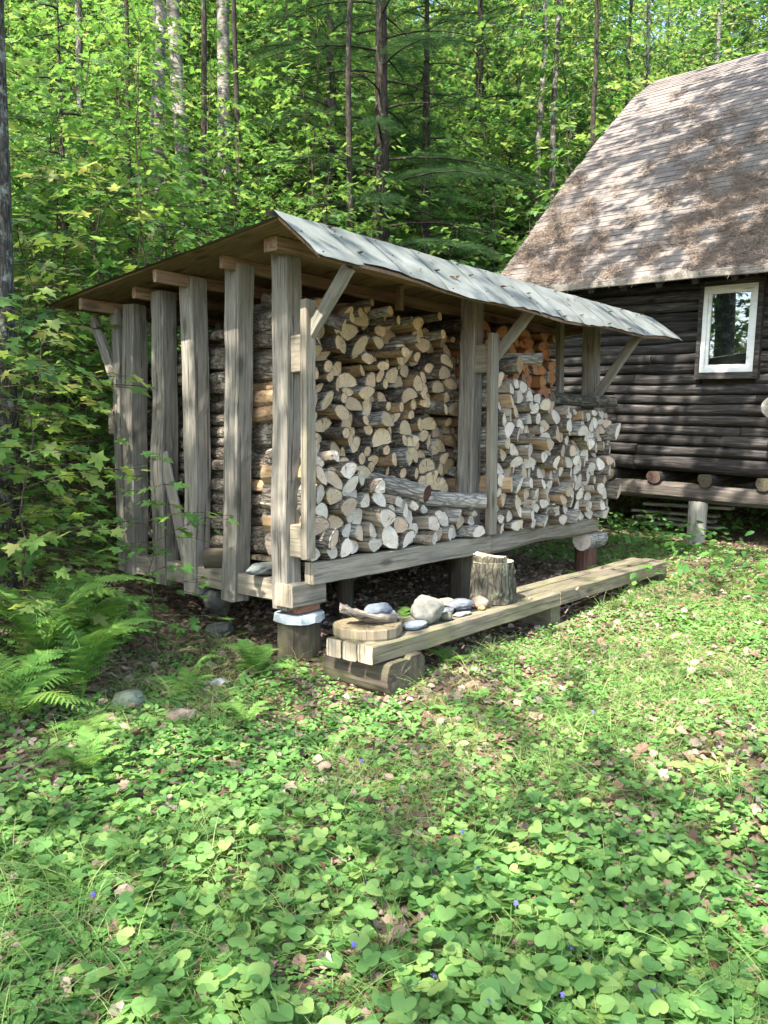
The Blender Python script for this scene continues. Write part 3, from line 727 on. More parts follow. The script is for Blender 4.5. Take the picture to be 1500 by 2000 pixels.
# a few long poles on top and the dark log on the low pile
def extra_log(label, p0, p1, r, mats, seed, name='firewood_log', rough=.03, taper=0):
    o = roundlog(name, p0, p1, r, None, mats, seed, rough=rough, taper=taper)
    tag(o, label, 'firewood', 'firewood stacked in the woodshed')
M_rot = wood_mat('rotten_heart', (.02, .01, .008), (.07, .03, .02), (.15, .08, .05))
extra_log('bark covered log with rotten dark red centre lying on the low pile', (1.28, -.20, 1.19), (1.18, .28, 1.28), .068, [M_bark, M_rot], 301)
extra_log('long dark barky log lying on the right end of the low pile', (2.05, -.22, 1.09), (1.62, .12, 1.12), .06, [M_bark, M_endw], 302)
extra_log('slim pole sloping up under the shed roof beside the left brace', (.62, .05, 2.42), (.30, .55, 2.62), .045, [M_bark, M_endt], 303)
extra_log('thick dark pole leaning steeply just inside the left corner post', (.42, .16, 2.22), (.40, .5, 2.66), .07, [M_bark, M_endt], 304)
extra_log('mossy barky log on top of the right front pile by the end post', (4.42, -.25, 1.99), (3.75, .1, 2.02), .06, [M_stumpbark, M_endw], 305)
extra_log('dark round log laid across the right front pile behind the upright', (2.86, -.28, 2.33), (2.55, .15, 2.33), .055, [M_bark, M_endw], 306)
extra_log('chunky pale log standing proud on the right front pile top', (2.58, -.22, 2.26), (2.5, .2, 2.24), .075, [M_bark, M_splt], 307)
for q, (u, z, r) in enumerate(((.78, 2.50, .036), (.93, 2.56, .034), (1.12, 2.66, .026), (1.22, 2.60, .036), (1.38, 2.55, .034), (1.62, 2.58, .034), (1.86, 2.63, .036), (1.98, 2.50, .036), (1.70, 2.44, .040))):
    extra_log(f'slim pole end atop the tall left pile, {ORD[q + 1]} from left', (u, .12 + .05*(q % 3), z), (u - .12 + .03*(q % 4), .62, z - .03), r, [M_bark, M_endt], 320 + q)

# ------------------------------------------------------------------ BENCH
bench = empty('bench', M_SHED @ Matrix.Translation((0, -.72, .1)))
tag(bench, 'low long plank bench of grey timbers in front of the woodshed', 'bench')
BT = .395
timber('seat_plank', (-.20, -.875, BT - .055), (2.06, -.875, BT - .05), .12, .11, M_bench, bench, 110, n=18, endmat=M_tend)
timber('seat_plank', (2.065, -.875, BT - .05), (4.25, -.875, BT - .045), .12, .115, M_bench, bench, 111, n=18)
timber('seat_plank', (-.20, -.745, BT - .055), (4.28, -.745, BT - .047), .115, .11, M_bench, bench, 112, n=26, endmat=M_tend)
timber('seat_plank', (-.19, -.610, BT - .055), (4.27, -.610, BT - .047), .12, .11, M_bench, bench, 113, n=26, endmat=M_tend)
roundlog('leg_block', (.0, -.45, .185), (.0, -.98, .185), .125, bench, [M_dark, M_dark], 114, flat=.75, rough=.02)
timber('leg_block', (.16, -.98, .16), (.16, -.66, .16), .16, .26, M_dark, bench, 115, n=5, cham=.03)
timber('leg_block', (2.05, -.90, .19), (2.05, -.58, .19), .16, .19, M_bench, bench, 116, n=4)
timber('leg_block', (1.98, -.95, .13), (2.2, -.95, .13), .10, .04, M_bench, bench, 117, n=3)
timber('leg_block', (4.18, -.92, .22), (4.18, -.55, .22), .2, .2, M_dark, bench, 118, n=5, cham=.02)

# round stump on bench with a raised step on its top
def chop_stump():
    g = Geo(); rng = np.random.default_rng(4); k = 34; a = np.linspace(0, 2*math.pi, k, endpoint=False)
    zs = np.linspace(0, .30, 9); base = 1 + .05*np.sin(2*a + 1) + .03*np.sin(5*a) + rng.normal(0, .02, k)
    P = np.zeros((9, k, 3))
    for i, z in enumerate(zs):
        r = .175*(1.06 - .14*(i/8))*base*(1 + rng.normal(0, .018, k)); P[i, :, 0] = r*np.cos(a); P[i, :, 1] = r*np.sin(a); P[i, :, 2] = z
    rings(g, P, 0, 1, jit=.004, rng=rng)
    pk = 16; aa = np.linspace(math.radians(75), math.radians(255), pk - 2); R8 = .172*.92
    hx = np.r_[R8*np.cos(aa), [-.035, .0]]; hy = np.r_[R8*np.sin(aa), [-.07, .06]]
    Q = np.zeros((3, pk, 3)); Q[:, :, 0] = hx; Q[:, :, 1] = hy; Q[0, :, 2] = .28; Q[1, :, 2] = .335; Q[2, :, 2] = .35 + rng.normal(0, .005, pk); Q[2, :, :2] *= .93
    rings(g, Q, 0, 1, jit=.005, rng=rng)
    g2 = Geo(); g2.V = [np.concatenate([v[:, 2:3], v[:, 0:1], v[:, 1:2]], 1) for v in g.V]; g2.P = g.P; g2.n = g.n
    me = g2.mesh('chopping_stump', [M_stumpbark, M_endt])
    Mx = Matrix(((0, 1, 0, 0), (0, 0, 1, 0), (1, 0, 0, 0), (0, 0, 0, 1)))
    o = link('stump', me, M_SHED @ Matrix.Translation((1.44, -.70, BT + .005)) @ Mx)
    tag(o, 'round bark covered chopping stump standing on the bench', 'stump')
chop_stump()
# cut log slab
def slab():
    g = Geo(); rng = np.random.default_rng(9); k = 40; a = np.linspace(0, 2*math.pi, k, endpoint=False)
    r = (1 + .06*np.sin(3*a + 1) + rng.normal(0, .012, k)); P = np.zeros((4, k, 3))
    for i, z in enumerate((0, .012, .062, .07)):
        q = r*(1 - (.02 if i in (0, 3) else 0)); P[i, :, 1] = q*np.cos(a)*.235; P[i, :, 2] = q*np.sin(a)*.20; P[i, :, 0] = z
    P[..., 0] += rng.normal(0, .0015, (4, k)); rings(g, P[:, ::-1], 0, 1, jit=.003, rng=rng)
    m_edge = wood_mat('slab_edge', (.08, .065, .045), (.19, .155, .11), (.30, .25, .18), moss=.3, mosscol=(.14, .15, .04))
    m_top = end_mat('slab_top', (.17, .12, .08), (.24, .18, .12), weather=(.14, .12, .07), rings_s=40)
    o = link('log_slab', g.mesh('log_slab', [m_edge, m_top]), M_SHED @ Matrix.Translation((.045, -.70, BT + .004)) @ Matrix(((0, 1, 0, 0), (0, 0, 1, 0), (1, 0, 0, 0), (0, 0, 0, 1))))
    tag(o, 'oval mossy log slab lying flat on the near end of the bench', 'log slab')
slab()
def bark_piece():
    g = Geo(); rng = np.random.default_rng(2); n, k = 16, 9; P = np.zeros((n, k, 3))
    for i in range(n):
        f = i/(n - 1); wd = .075*math.sin(math.pi*min(max(f, .06), .94))**.6
        for j in range(k):
            t = (j/(k - 1) - .5)*2; P[i, j] = ((f - .5)*.40, t*wd, .05 + .035*t*t + .06*(.5 - f)**2*4*.5 - .01 + rng.normal(0, .004))
    i = (np.arange(n - 1)[:, None]*k + np.arange(k - 1)[None]).ravel(); Q = np.stack([i, i + k, i + k + 1, i + 1], -1)
    g.add(P.reshape(-1, 3), Q); P2 = P.copy(); P2[..., 2] -= .014; g.add(P2.reshape(-1, 3), Q[:, ::-1])
    rim = lambda A, B: g.add(np.stack([A, B], 1).reshape(-1, 3), np.stack([np.arange(len(A) - 1)*2, np.arange(len(A) - 1)*2 + 1, np.arange(len(A) - 1)*2 + 3, np.arange(len(A) - 1)*2 + 2], -1))
    rim(P[:, 0], P2[:, 0]); rim(P[:, -1], P2[:, -1]); rim(P[0], P2[0]); rim(P[-1], P2[-1])
    o = link('bark_piece', g.mesh('bark_piece', [wood_mat('bark_curl', (.07, .055, .045), (.18, .15, .125), (.30, .26, .22), crack=.9)]), M_SHED @ Matrix.Translation((.0, -.72, BT + .065)) @ Matrix.Rotation(R(-28), 4, 'Z') @ Matrix.Rotation(R(14), 4, 'Y'))
    tag(o, 'curled grey brown bark piece lying on the log slab', 'bark')
bark_piece()
import bmesh
def rock(name, label, loc, dims, col, seed, rot=0, M=None, sm=.12, cat='rock', lump=1.0, tilt=0):
    bm = bmesh.new(); bmesh.ops.create_icosphere(bm, subdivisions=4, radius=1.0)
    off = Vector((seed*3.1, seed*1.7, seed*.9))
    for v in bm.verts:
        n = mnoise.noise(v.co*1.1 + off)*.30*lump + mnoise.noise(v.co*2.6 + off)*.10*lump + mnoise.noise(v.co*5 + off)*.05 + mnoise.noise(v.co*12 + off)*.018
        v.co *= 1 + n; v.co.x *= dims[0]/2; v.co.y *= dims[1]/2; v.co.z *= dims[2]/2
    zmin = min(v.co.z for v in bm.verts)
    me = bpy.data.meshes.new(name); bm.to_mesh(me); bm.free()
    for p in me.polygons: p.use_smooth = True
    m, t = newmat(name + '_stone'); N = NT(t); v_, _ = coords(N, (1, 1, 1)); a = noise(N, v_, 22, 8, .75); b = noise(N, v_, 7, 5, .6)
    c = N.ramp(a, [(.3, tuple(x*.55 for x in col)), (.5, col), (.72, tuple(min(1, x*1.45) for x in col))]); c = N.mix(N.math('MULTIPLY', N.ramp(b, [(.5, (0, 0, 0)), (.65, (1, 1, 1))]), .4), c, tuple(x*.7 for x in col))
    N.out(c, .85, a, .5, .01, .3); me.materials.append(m)
    M = M or M_SHED
    o = link(name, me, M @ Matrix.Translation((loc[0], loc[1], loc[2] - zmin*.93)) @ Matrix.Rotation(R(rot), 4, 'Z') @ Matrix.Rotation(R(tilt), 4, 'X'))
    tag(o, label, cat); return o
rk = 'stones set out on the bench'
for a in [
    ('rock', 'big rounded pale granite rock on the bench', (.52, -.78, BT), (.26, .20, .185), (.21, .20, .17), 1),
    ('rock', 'smooth blue grey rock resting on the log slab beside the bark', (.17, -.66, BT + .07), (.22, .13, .10), (.12, .14, .165), 2),
    ('rock', 'flat pale blue stone in front of the big granite rock', (.355, -.815, BT), (.20, .13, .055), (.20, .235, .26), 3),
    ('rock', 'grey lumpy stone between the log slab and big granite rock', (.36, -.60, BT), (.17, .12, .075), (.17, .16, .155), 4),
    ('rock', 'dark angular slate stone beside the round tan stone', (.98, -.73, BT), (.24, .16, .085), (.13, .14, .16), 5),
    ('rock', 'flat grey stone just right of the big granite rock', (.78, -.72, BT), (.20, .12, .05), (.20, .21, .22), 6),
    ('rock', 'round brown tan stone next to the chopping stump', (1.16, -.78, BT), (.13, .11, .095), (.27, .21, .16), 7),
    ('rock', 'tiny orange pebble under the round tan stone', (1.10, -.83, BT), (.07, .05, .035), (.34, .19, .09), 8),
    ('rock', 'small dark stone wedged against the big granite rock', (.66, -.84, BT), (.09, .08, .06), (.12, .12, .09), 9),
    ('rock', 'thin pale flat stone before the dark slate stone', (.86, -.83, BT), (.18, .08, .03), (.2, .2, .19), 10),
    ('rock', 'mossy tan stone at the back edge of the bench', (.95, -.60, BT), (.22, .12, .08), (.24, .24, .16), 11),
    ('rock', 'small white quartz pebble behind the blue grey rock', (.30, -.66, BT + .06), (.06, .05, .05), (.50, .48, .45), 12)]:
    rock(*a)['group'] = rk
# stones under the side sill
rock('rock', 'grey flat foundation stone on the ground under the side sill', (.10, .86, .12), (.22, .18, .12), (.09, .09, .08), 14)
rock('rock', 'upper foundation stone propping up the side sill', (.12, .9, .29), (.24, .2, .2), (.07, .07, .06), 15)
rock('rock', 'flat blue grey stone lying on the side sill between two posts', (.09, .33, .655), (.30, .15, .09), (.10, .115, .11), 16)
extra_log('short hollow rotten log piece on the side sill', (.05, .95, .72), (.22, .72, .72), .075, [M_dark, M_rot], 340)

# ------------------------------------------------------------------ CABIN (local x right-near, y away, z up)
cab = empty('log_cabin', M_CAB)
tag(cab, 'dark log cabin with shingled roof and white window', 'cabin')
g = Geo(); rng = np.random.default_rng(8)
def logs_row(z, r, x0, x1, y=0.11, axis=0):
    cuts = [x0]; 
    while cuts[-1] < x1 - 1.2: cuts.append(min(x1, cuts[-1] + rng.uniform(1.3, 3.8)))
    if cuts[-1] < x1: cuts.append(x1)
    for a, b in zip(cuts[:-1], cuts[1:]):
        n = max(4, int((b - a)/.22)); pts = np.zeros((n, 3)); pts[:, axis] = np.linspace(a + .004, b - .004, n)
        pts[:, 1 - axis] = y + rng.normal(0, .006); pts[:, 2] = z + np.sin(np.linspace(0, 4, n) + rng.uniform(0, 6))*.004
        rr = r*(1 + rng.normal(0, .06))*(1 + np.sin(np.linspace(0, 9, n) + rng.uniform(0, 6))*.05 + rng.normal(0, .02, n)); pts[:, 1 - axis] += rng.normal(0, .008); pts[:, 2] += np.sin(np.linspace(0, 7, n) + rng.uniform(0, 6))*.008
        tube_np(g, pts, rr, 14, 0, 0, .012, rng)
rowz = [(.98, .105)]; z = 1.085
while z < 3.35: rowz.append((z + .066, .071)); z += .134
WX0, WX1, WZ0, WZ1 = -.10, .66, 2.08, 3.30     # window opening incl trim
for z, r in rowz:
    if WZ0 < z < WZ1: logs_row(z, r, -3.0, WX0 + .03); logs_row(z, r, WX1 - .03, 5.5)
    else: logs_row(z, r, -3.0, 5.5)
link('log_wall', g.mesh('log_wall', [M_cablog], True), M_CAB, cab)
g = Geo()
for z, r in rowz + [(rowz[-1][0] + .134*(i + 1), .071) for i in range(28)]:
    lim = max(0, (z - 3.4)*1.0) if z > 3.4 else 0
    logs_row(z + .03, r, -.12 + lim, 9.2 - lim, y=-2.75, axis=1) if lim < 4.5 else None
for V in g.V: pass
link('gable_wall', g.mesh('gable_wall', [M_cablog], True), M_CAB, cab)
g = Geo(); box(g, -2.7, 5.4, .16, 9.0, .88, .94); box(g, -2.7, 5.4, .18, .2, .9, 3.5)
link('inner_wall', g.mesh('inner_wall', [M_dark]), M_CAB, cab)
timber('sill_beam', (-3.1, .10, .61), (5.3, .10, .61), .20, .225, M_cabsill, cab, 200, M=M_CAB, n=40, wav=.01, cham=.05, round_=.04)
for i, x in enumerate((-1.22, -.56, .13, .85, 1.6)):
    roundlog('floor_joist', (x, -.03, .80), (x, 3.0, .80), .095, cab, [M_cablog, wood_mat('joist_end%d' % i, (.03, .016, .013), (.08, .05, .04), (.14, .10, .08)) if i == 1 else M_dark], 210 + i, M=M_CAB, flat=.7)
for i, (x, y) in enumerate(((.02, .10), (-3.0, .1), (3.4, .1), (.0, 4.0), (-3.0, 4.0))):
    roundlog('pier', (x, y, -.15), (x, y, .505), .115 if i == 0 else .12, cab, [M_greypost, M_greypost], 220 + i, M=M_CAB, rough=.02, k=22, taper=-.05)
# window
M_white = wood_mat('white_paint', (.60, .62, .60), (.68, .70, .68), (.74, .76, .74), crack=.05, var=.05)
wf = Geo(); wx0, wx1, wz0, wz1 = -.045, .615, 2.165, 3.235
for a in ((wx0, wx0 + .055, wz0, wz1), (wx1 - .055, wx1, wz0, wz1), (wx0 + .055, wx1 - .055, wz0, wz0 + .055), (wx0 + .055, wx1 - .055, wz1 - .055, wz1)):
    box(wf, a[0], a[1], -.02, .06, a[2], a[3])
for a in ((wx0 + .057, wx0 + .095, wz0 + .057, wz1 - .057), (wx1 - .095, wx1 - .057, wz0 + .057, wz1 - .057), (wx0 + .095, wx1 - .095, wz0 + .057, wz0 + .095), (wx0 + .095, wx1 - .095, wz1 - .095, wz1 - .057)):
    box(wf, a[0], a[1], 0.0, .05, a[2], a[3])
win = link('window', wf.mesh('window', [M_white]), M_CAB, cab)
m, t = newmat('window_glass'); N = NT(t)
gl = N.n('ShaderNodeBsdfGlossy', ins={'Color': (.9, .95, .92, 1), 'Roughness': .015}); di = N.n('ShaderNodeBsdfDiffuse', ins={'Color': (.008, .01, .009, 1)})  # near-black diffuse stands in for the unlit room behind the pane
mx = N.n('ShaderNodeMixShader', ins={0: .22}); t.links.new(di.outputs[0], mx.inputs[1]); t.links.new(gl.outputs[0], mx.inputs[2])
oo = N.n('ShaderNodeOutputMaterial'); t.links.new(mx.outputs[0], oo.inputs[0])
gp = Geo(); box(gp, wx0 + .09, wx1 - .09, .022, .030, wz0 + .09, wz1 - .09); link('glass', gp.mesh('glass', [m]), M_CAB, win)
gt = Geo()
for a in ((WX0, wx0 - .002, WZ0, WZ1), (wx1 + .002, WX1 + .02, WZ0, WZ1), (wx0 - .001, wx1 + .001, WZ0, wz0 - .002), (wx0 - .001, wx1 + .001, wz1 + .002, WZ1)):
    box(gt, a[0], a[1], -.03, .10, a[2], a[3])
link('trim', gt.mesh('trim', [M_cablog]), M_CAB, win)
roundlog('log_end', (1.0, -.40, 1.72), (1.0, .3, 1.72), .13, cab, [M_cabsill, M_greypost], 233, M=M_CAB)
# roof
prof = np.array([(-.52, 3.33), (.7, 4.54), (1.6, 5.45), (2.6, 6.36), (3.69, 7.30), (4.5, 7.83)])
seg = np.r_[0, np.cumsum(np.linalg.norm(np.diff(prof, axis=0), axis=1))]; TL = seg[-1]
def rp(s): return float(np.interp(s, seg, prof[:, 0])), float(np.interp(s, seg, prof[:, 1]))
def rnorm(s):
    a = rp(max(0, s - .05)); b = rp(min(TL, s + .05)); d = np.array([b[0] - a[0], b[1] - a[1]]); d /= np.linalg.norm(d); return np.array([-d[1], d[0]])
XL, XR = -3.02, 5.4
g = Geo(); K = 30; ss = np.linspace(0, TL, K)   # deck with thickness
top = np.array([[*rp(s)] for s in ss])
P = []
for s in ss:
    y, z = rp(s); n_ = rnorm(s); P += [[XL, y, z], [XR, y, z], [XR, y - n_[0]*.05, z - n_[1]*.05], [XL, y - n_[0]*.05, z - n_[1]*.05]]
rings(g, np.array(P).reshape(K, 4, 3), 0, 0)
P = []
for s in ss:
    y, z = rp(s); y = 9 - y; P += [[XL, y, z], [XL, y, z - .06], [XR, y, z - .06], [XR, y, z]]
rings(g, np.array(P).reshape(K, 4, 3), 1, 1)
def shingle_mat():
    m, t = newmat('asphalt_shingle'); N = NT(t); ge = N.n('ShaderNodeNewGeometry'); tc = N.n('ShaderNodeTexCoord').outputs['Object']
    a = noise(N, tc, 120, 3, .7); b = noise(N, tc, 1.3, 5, .6)
    c = N.ramp(ge.outputs['Random Per Island'], [(0, (.065, .062, .058)), (.5, (.115, .107, .10)), (1, (.17, .153, .14))])
    c = N.mix(.5, c, N.ramp(b, [(.35, (.08, .078, .074)), (.65, (.20, .172, .15))])); c = N.mix(.3, c, N.ramp(a, [(.3, (.06, .05, .05)), (.7, (.36, .30, .27))]))
    N.out(c, .95, a, .4, .004, .15); return m
M_sh = shingle_mat()
ro = link('roof', g.mesh('roof', [M_cablog, M_sh]), M_CAB, cab)
g = Geo(); rng = np.random.default_rng(44); s = 0.0; row = 0; CW = .135
while s < TL - .02:
    e = min(TL, s + CW + .02); ya, za = rp(s); yb_, zb_ = rp(e); n1 = rnorm(s); x = XL - .02 + rng.uniform(-.3, 0)*1 - .0
    while x < XR:
        x0 = max(x, XL - .02 + rng.uniform(-.006, .006)); x1 = min(x + .30, XR); x += .305
        if x1 - x0 < .03: continue
        l = .009 + rng.uniform(0, .006); dz = rng.uniform(-.012, .012)*.5; yy, zz = rp(max(0, s + dz)) if s > 0 else rp(0)
        if s == 0: yy -= .02; zz -= .02
        V = [[x0, yy + n1[0]*l, zz + n1[1]*l], [x1, yy + n1[0]*l, zz + n1[1]*l], [x1, yb_ + n1[0]*.003, zb_ + n1[1]*.003], [x0, yb_ + n1[0]*.003, zb_ + n1[1]*.003],
             [x0, yy + n1[0]*.001, zz + n1[1]*.001], [x1, yy + n1[0]*.001, zz + n1[1]*.001]]
        g.add(V, [(np.array([[0, 1, 2, 3], [4, 5, 1, 0]]), 0)])
    s += CW; row += 1
link('shingles', g.mesh('shingles', [M_sh]), M_CAB, ro)
timber('fascia', (XL, -.545, 3.30), (XR, -.545, 3.30), .02, .09, wood_mat('drip_edge', (.13, .12, .10), (.24, .22, .19), (.33, .31, .27)), ro, 240, M=M_CAB, n=30)
for i in range(12):
    x = -2.8 + i*.47; timber('rafter_tail', (x, -.50, 3.235), (x, .6, 4.30), .07, .09, M_cablog, ro, 250 + i, M=M_CAB, n=4)
# needle litter on the roof
def ribbons(g, p, d, L, wd, bend, rng, seg_=3, mat=0):
    """thin curved ribbons: p (n,3) start, d (n,3) unit dir, bend (n,3)"""
    n = len(p); t = np.linspace(0, 1, seg_ + 1)[None, :, None]
    c = p[:, None] + d[:, None]*L[:, None, None]*t + bend[:, None]*(t**2)
    s = np.cross(d, rng.normal(0, 1, (n, 3))); s /= np.linalg.norm(s, axis=1)[:, None] + 1e-9
    w_ = wd[:, None, None]*(1 - t*.6)/2
    V = np.stack([c - s[:, None]*w_, c + s[:, None]*w_], 2).reshape(-1, 3); k = 2*(seg_ + 1)
    b = (np.arange(n)*k)[:, None] + (np.arange(seg_)*2)[None]; b = b.ravel()
    g.add(V, np.stack([b, b + 1, b + 3, b + 2], -1), mat)
def litter():
    rng = np.random.default_rng(77); g = Geo(); n = 42000
    x = rng.uniform(XL + .05, XR - .05, n*3); s = rng.beta(1.1, 1.9, n*3)*TL
    f = np.sin(x*2.3 + s*1.1) + np.sin(x*5.1 - s*3.7 + 1) + .8*np.sin(x*11 + s*7) + rng.normal(0, .5, n*3) + (TL*.40 - s)*.45
    k = np.argsort(-f)[:n]; x, s = x[k], s[k]
    y = np.interp(s, seg, prof[:, 0]); z = np.interp(s, seg, prof[:, 1])
    nn = np.array([0, -.70, .71]); tt = np.array([0, .71, .70])
    p = np.stack([x, y, z], -1) + nn*rng.uniform(.01, .045, n)[:, None]
    a = rng.uniform(0, 6.28, n); d = np.cos(a)[:, None]*np.array([1., 0, 0]) + np.sin(a)[:, None]*tt + nn*rng.normal(.12, .2, n)[:, None]
    d /= np.linalg.norm(d, axis=1)[:, None]
    ribbons(g, p, d, rng.uniform(.05, .12, n), rng.uniform(.004, .008, n), rng.normal(0, .025, (n, 3)), rng)
    n = 900; x = rng.uniform(XL, XR, n); p = np.stack([x, np.full(n, -.55), 3.33 + rng.normal(0, .02, n)], -1)   # fringe over the eave
    d = np.stack([rng.normal(0, .4, n), rng.normal(-.3, .3, n), rng.uniform(-1, -.2, n)], -1); d /= np.linalg.norm(d, axis=1)[:, None]
    ribbons(g, p, d, rng.uniform(.03, .11, n), rng.uniform(.004, .007, n), rng.normal(0, .02, (n, 3)), rng)
    tag(link('roof_litter', g.mesh('roof_litter', [L_needle]), M_CAB), 'dry pine needles and twigs strewn over the cabin roof', 'pine needles', kind='stuff')
litter()
# boards lying under the cabin
for i, (x0, x1, y, z) in enumerate(((-1.3, .0, .9, .06), (-1.2, -.1, .95, .14), (-1.25, -.05, .92, .22), (-1.0, .2, .75, .36))):
    o = timber('board', (x0, y, z), (x1, y + .1, z + .02), .22, .04, M_greypost, None, 270 + i, M=M_CAB, n=5)
    tag(o, ['lowest', 'second lowest', 'third lowest', 'topmost'][i] + ' grey board of the lumber under the cabin', 'board', 'boards stored under the cabin')

# ------------------------------------------------------------------ LEAF SHAPES
def mirror_outline(half, cen, fold=.08, droop=.12):
    """half outline from base to tip on +y; returns V, tris (fan about the midrib centre)"""
    up = half; dn = [(x, -y) for x, y in half[-2:0:-1]]
    ring = np.array(list(up) + dn, float); V = np.concatenate([[cen], ring])
    z = np.abs(V[:, 1])*fold - droop*V[:, 0]**2 - .10*np.abs(V[:, 1])**1.5
    k = len(ring); a = np.arange(k); T = np.stack([np.zeros(k, int), a + 1, (a + 1) % k + 1], -1)
    return np.c_[V, z], T[:, ::-1]
MAPLE = mirror_outline([(0, 0), (-.05, .10), (-.13, .36), (.10, .30), (.20, .36), (.44, .60), (.48, .38), (.42, .20), (.60, .21), (.70, .25), (.76, .12), (1.02, 0)], (.28, 0))
MAPLO = mirror_outline([(0, 0), (-.06, .33), (.16, .30), (.42, .56), (.46, .20), (.68, .22), (1.0, 0)], (.28, 0), .10, .15)
OVAL = mirror_outline([(0, 0), (.15, .20), (.45, .30), (.75, .20), (1.0, 0)], (.45, 0), .12, .18)
RHOMB = (np.array([[0, 0, 0], [.45, .32, .05], [1, 0, -.12], [.45, -.32, .05]]), np.array([[0, 2, 1], [0, 3, 2]]))
HEART = mirror_outline([(.12, 0), (-.04, .12), (-.10, .30), (-.02, .48), (.18, .57), (.42, .54), (.66, .38), (.84, .18), (.92, 0)], (.35, 0), .22, .06)
ROUND = mirror_outline([(.05, 0), (-.02, .25), (.2, .45), (.55, .42), (.85, .2), (.93, 0)], (.4, 0), .12, .08)
CRUMP = mirror_outline([(0, 0), (.08, .26), (.3, .30), (.42, .42), (.66, .33), (.8, .30), (1.0, 0)], (.45, 0), .55, .25)
CRUMP[0][:, 2] += np.random.default_rng(0).normal(0, .07, len(CRUMP[0])); CRUMP[0][:, :2] += np.random.default_rng(1).normal(0, .04, (len(CRUMP[0]), 2))
def _pinna():
    V = [[0, 0, 0]]; n = 7; T = []
    mid = [[i/n, 0, -.06*(i/n)**2] for i in range(n + 1)]
    V = mid[:]
    for sgn in (1, -1):
        for i in range(n):
            wv = .24*(1 - (i/n)**1.6) + .02
            V.append([(i + .62)/n, sgn*wv, -.02 - .06*(i/n)**2]); T.append((i, i + 1, len(V) - 1) if sgn > 0 else (i, len(V) - 1, i + 1))
    return np.array(V, float), np.array(T)
PINNA = _pinna()
def scatter(g, base, pos, yaw, pitch, roll, scale, mat=0):
    V, T = base; n = len(pos)
    if n == 0: return
    yaw = np.broadcast_to(yaw, n); pitch = np.broadcast_to(pitch, n); roll = np.broadcast_to(roll, n); scale = np.broadcast_to(scale, n)
    cy, sy, cp, sp, cr, sr = np.cos(yaw), np.sin(yaw), np.cos(pitch), np.sin(pitch), np.cos(roll), np.sin(roll)
    Rm = np.empty((n, 3, 3))
    Rm[:, 0, 0] = cy*cp; Rm[:, 0, 1] = cy*sp*sr - sy*cr; Rm[:, 0, 2] = cy*sp*cr + sy*sr
    Rm[:, 1, 0] = sy*cp; Rm[:, 1, 1] = sy*sp*sr + cy*cr; Rm[:, 1, 2] = sy*sp*cr - cy*sr
    Rm[:, 2, 0] = -sp; Rm[:, 2, 1] = cp*sr; Rm[:, 2, 2] = cp*cr
    W = np.einsum('nij,kj->nki', Rm*scale[:, None, None], V) + pos[:, None]
    F = (np.arange(n)*len(V))[:, None, None] + T[None]
    g.add(W.reshape(-1, 3), F.reshape(-1, T.shape[1]), mat)

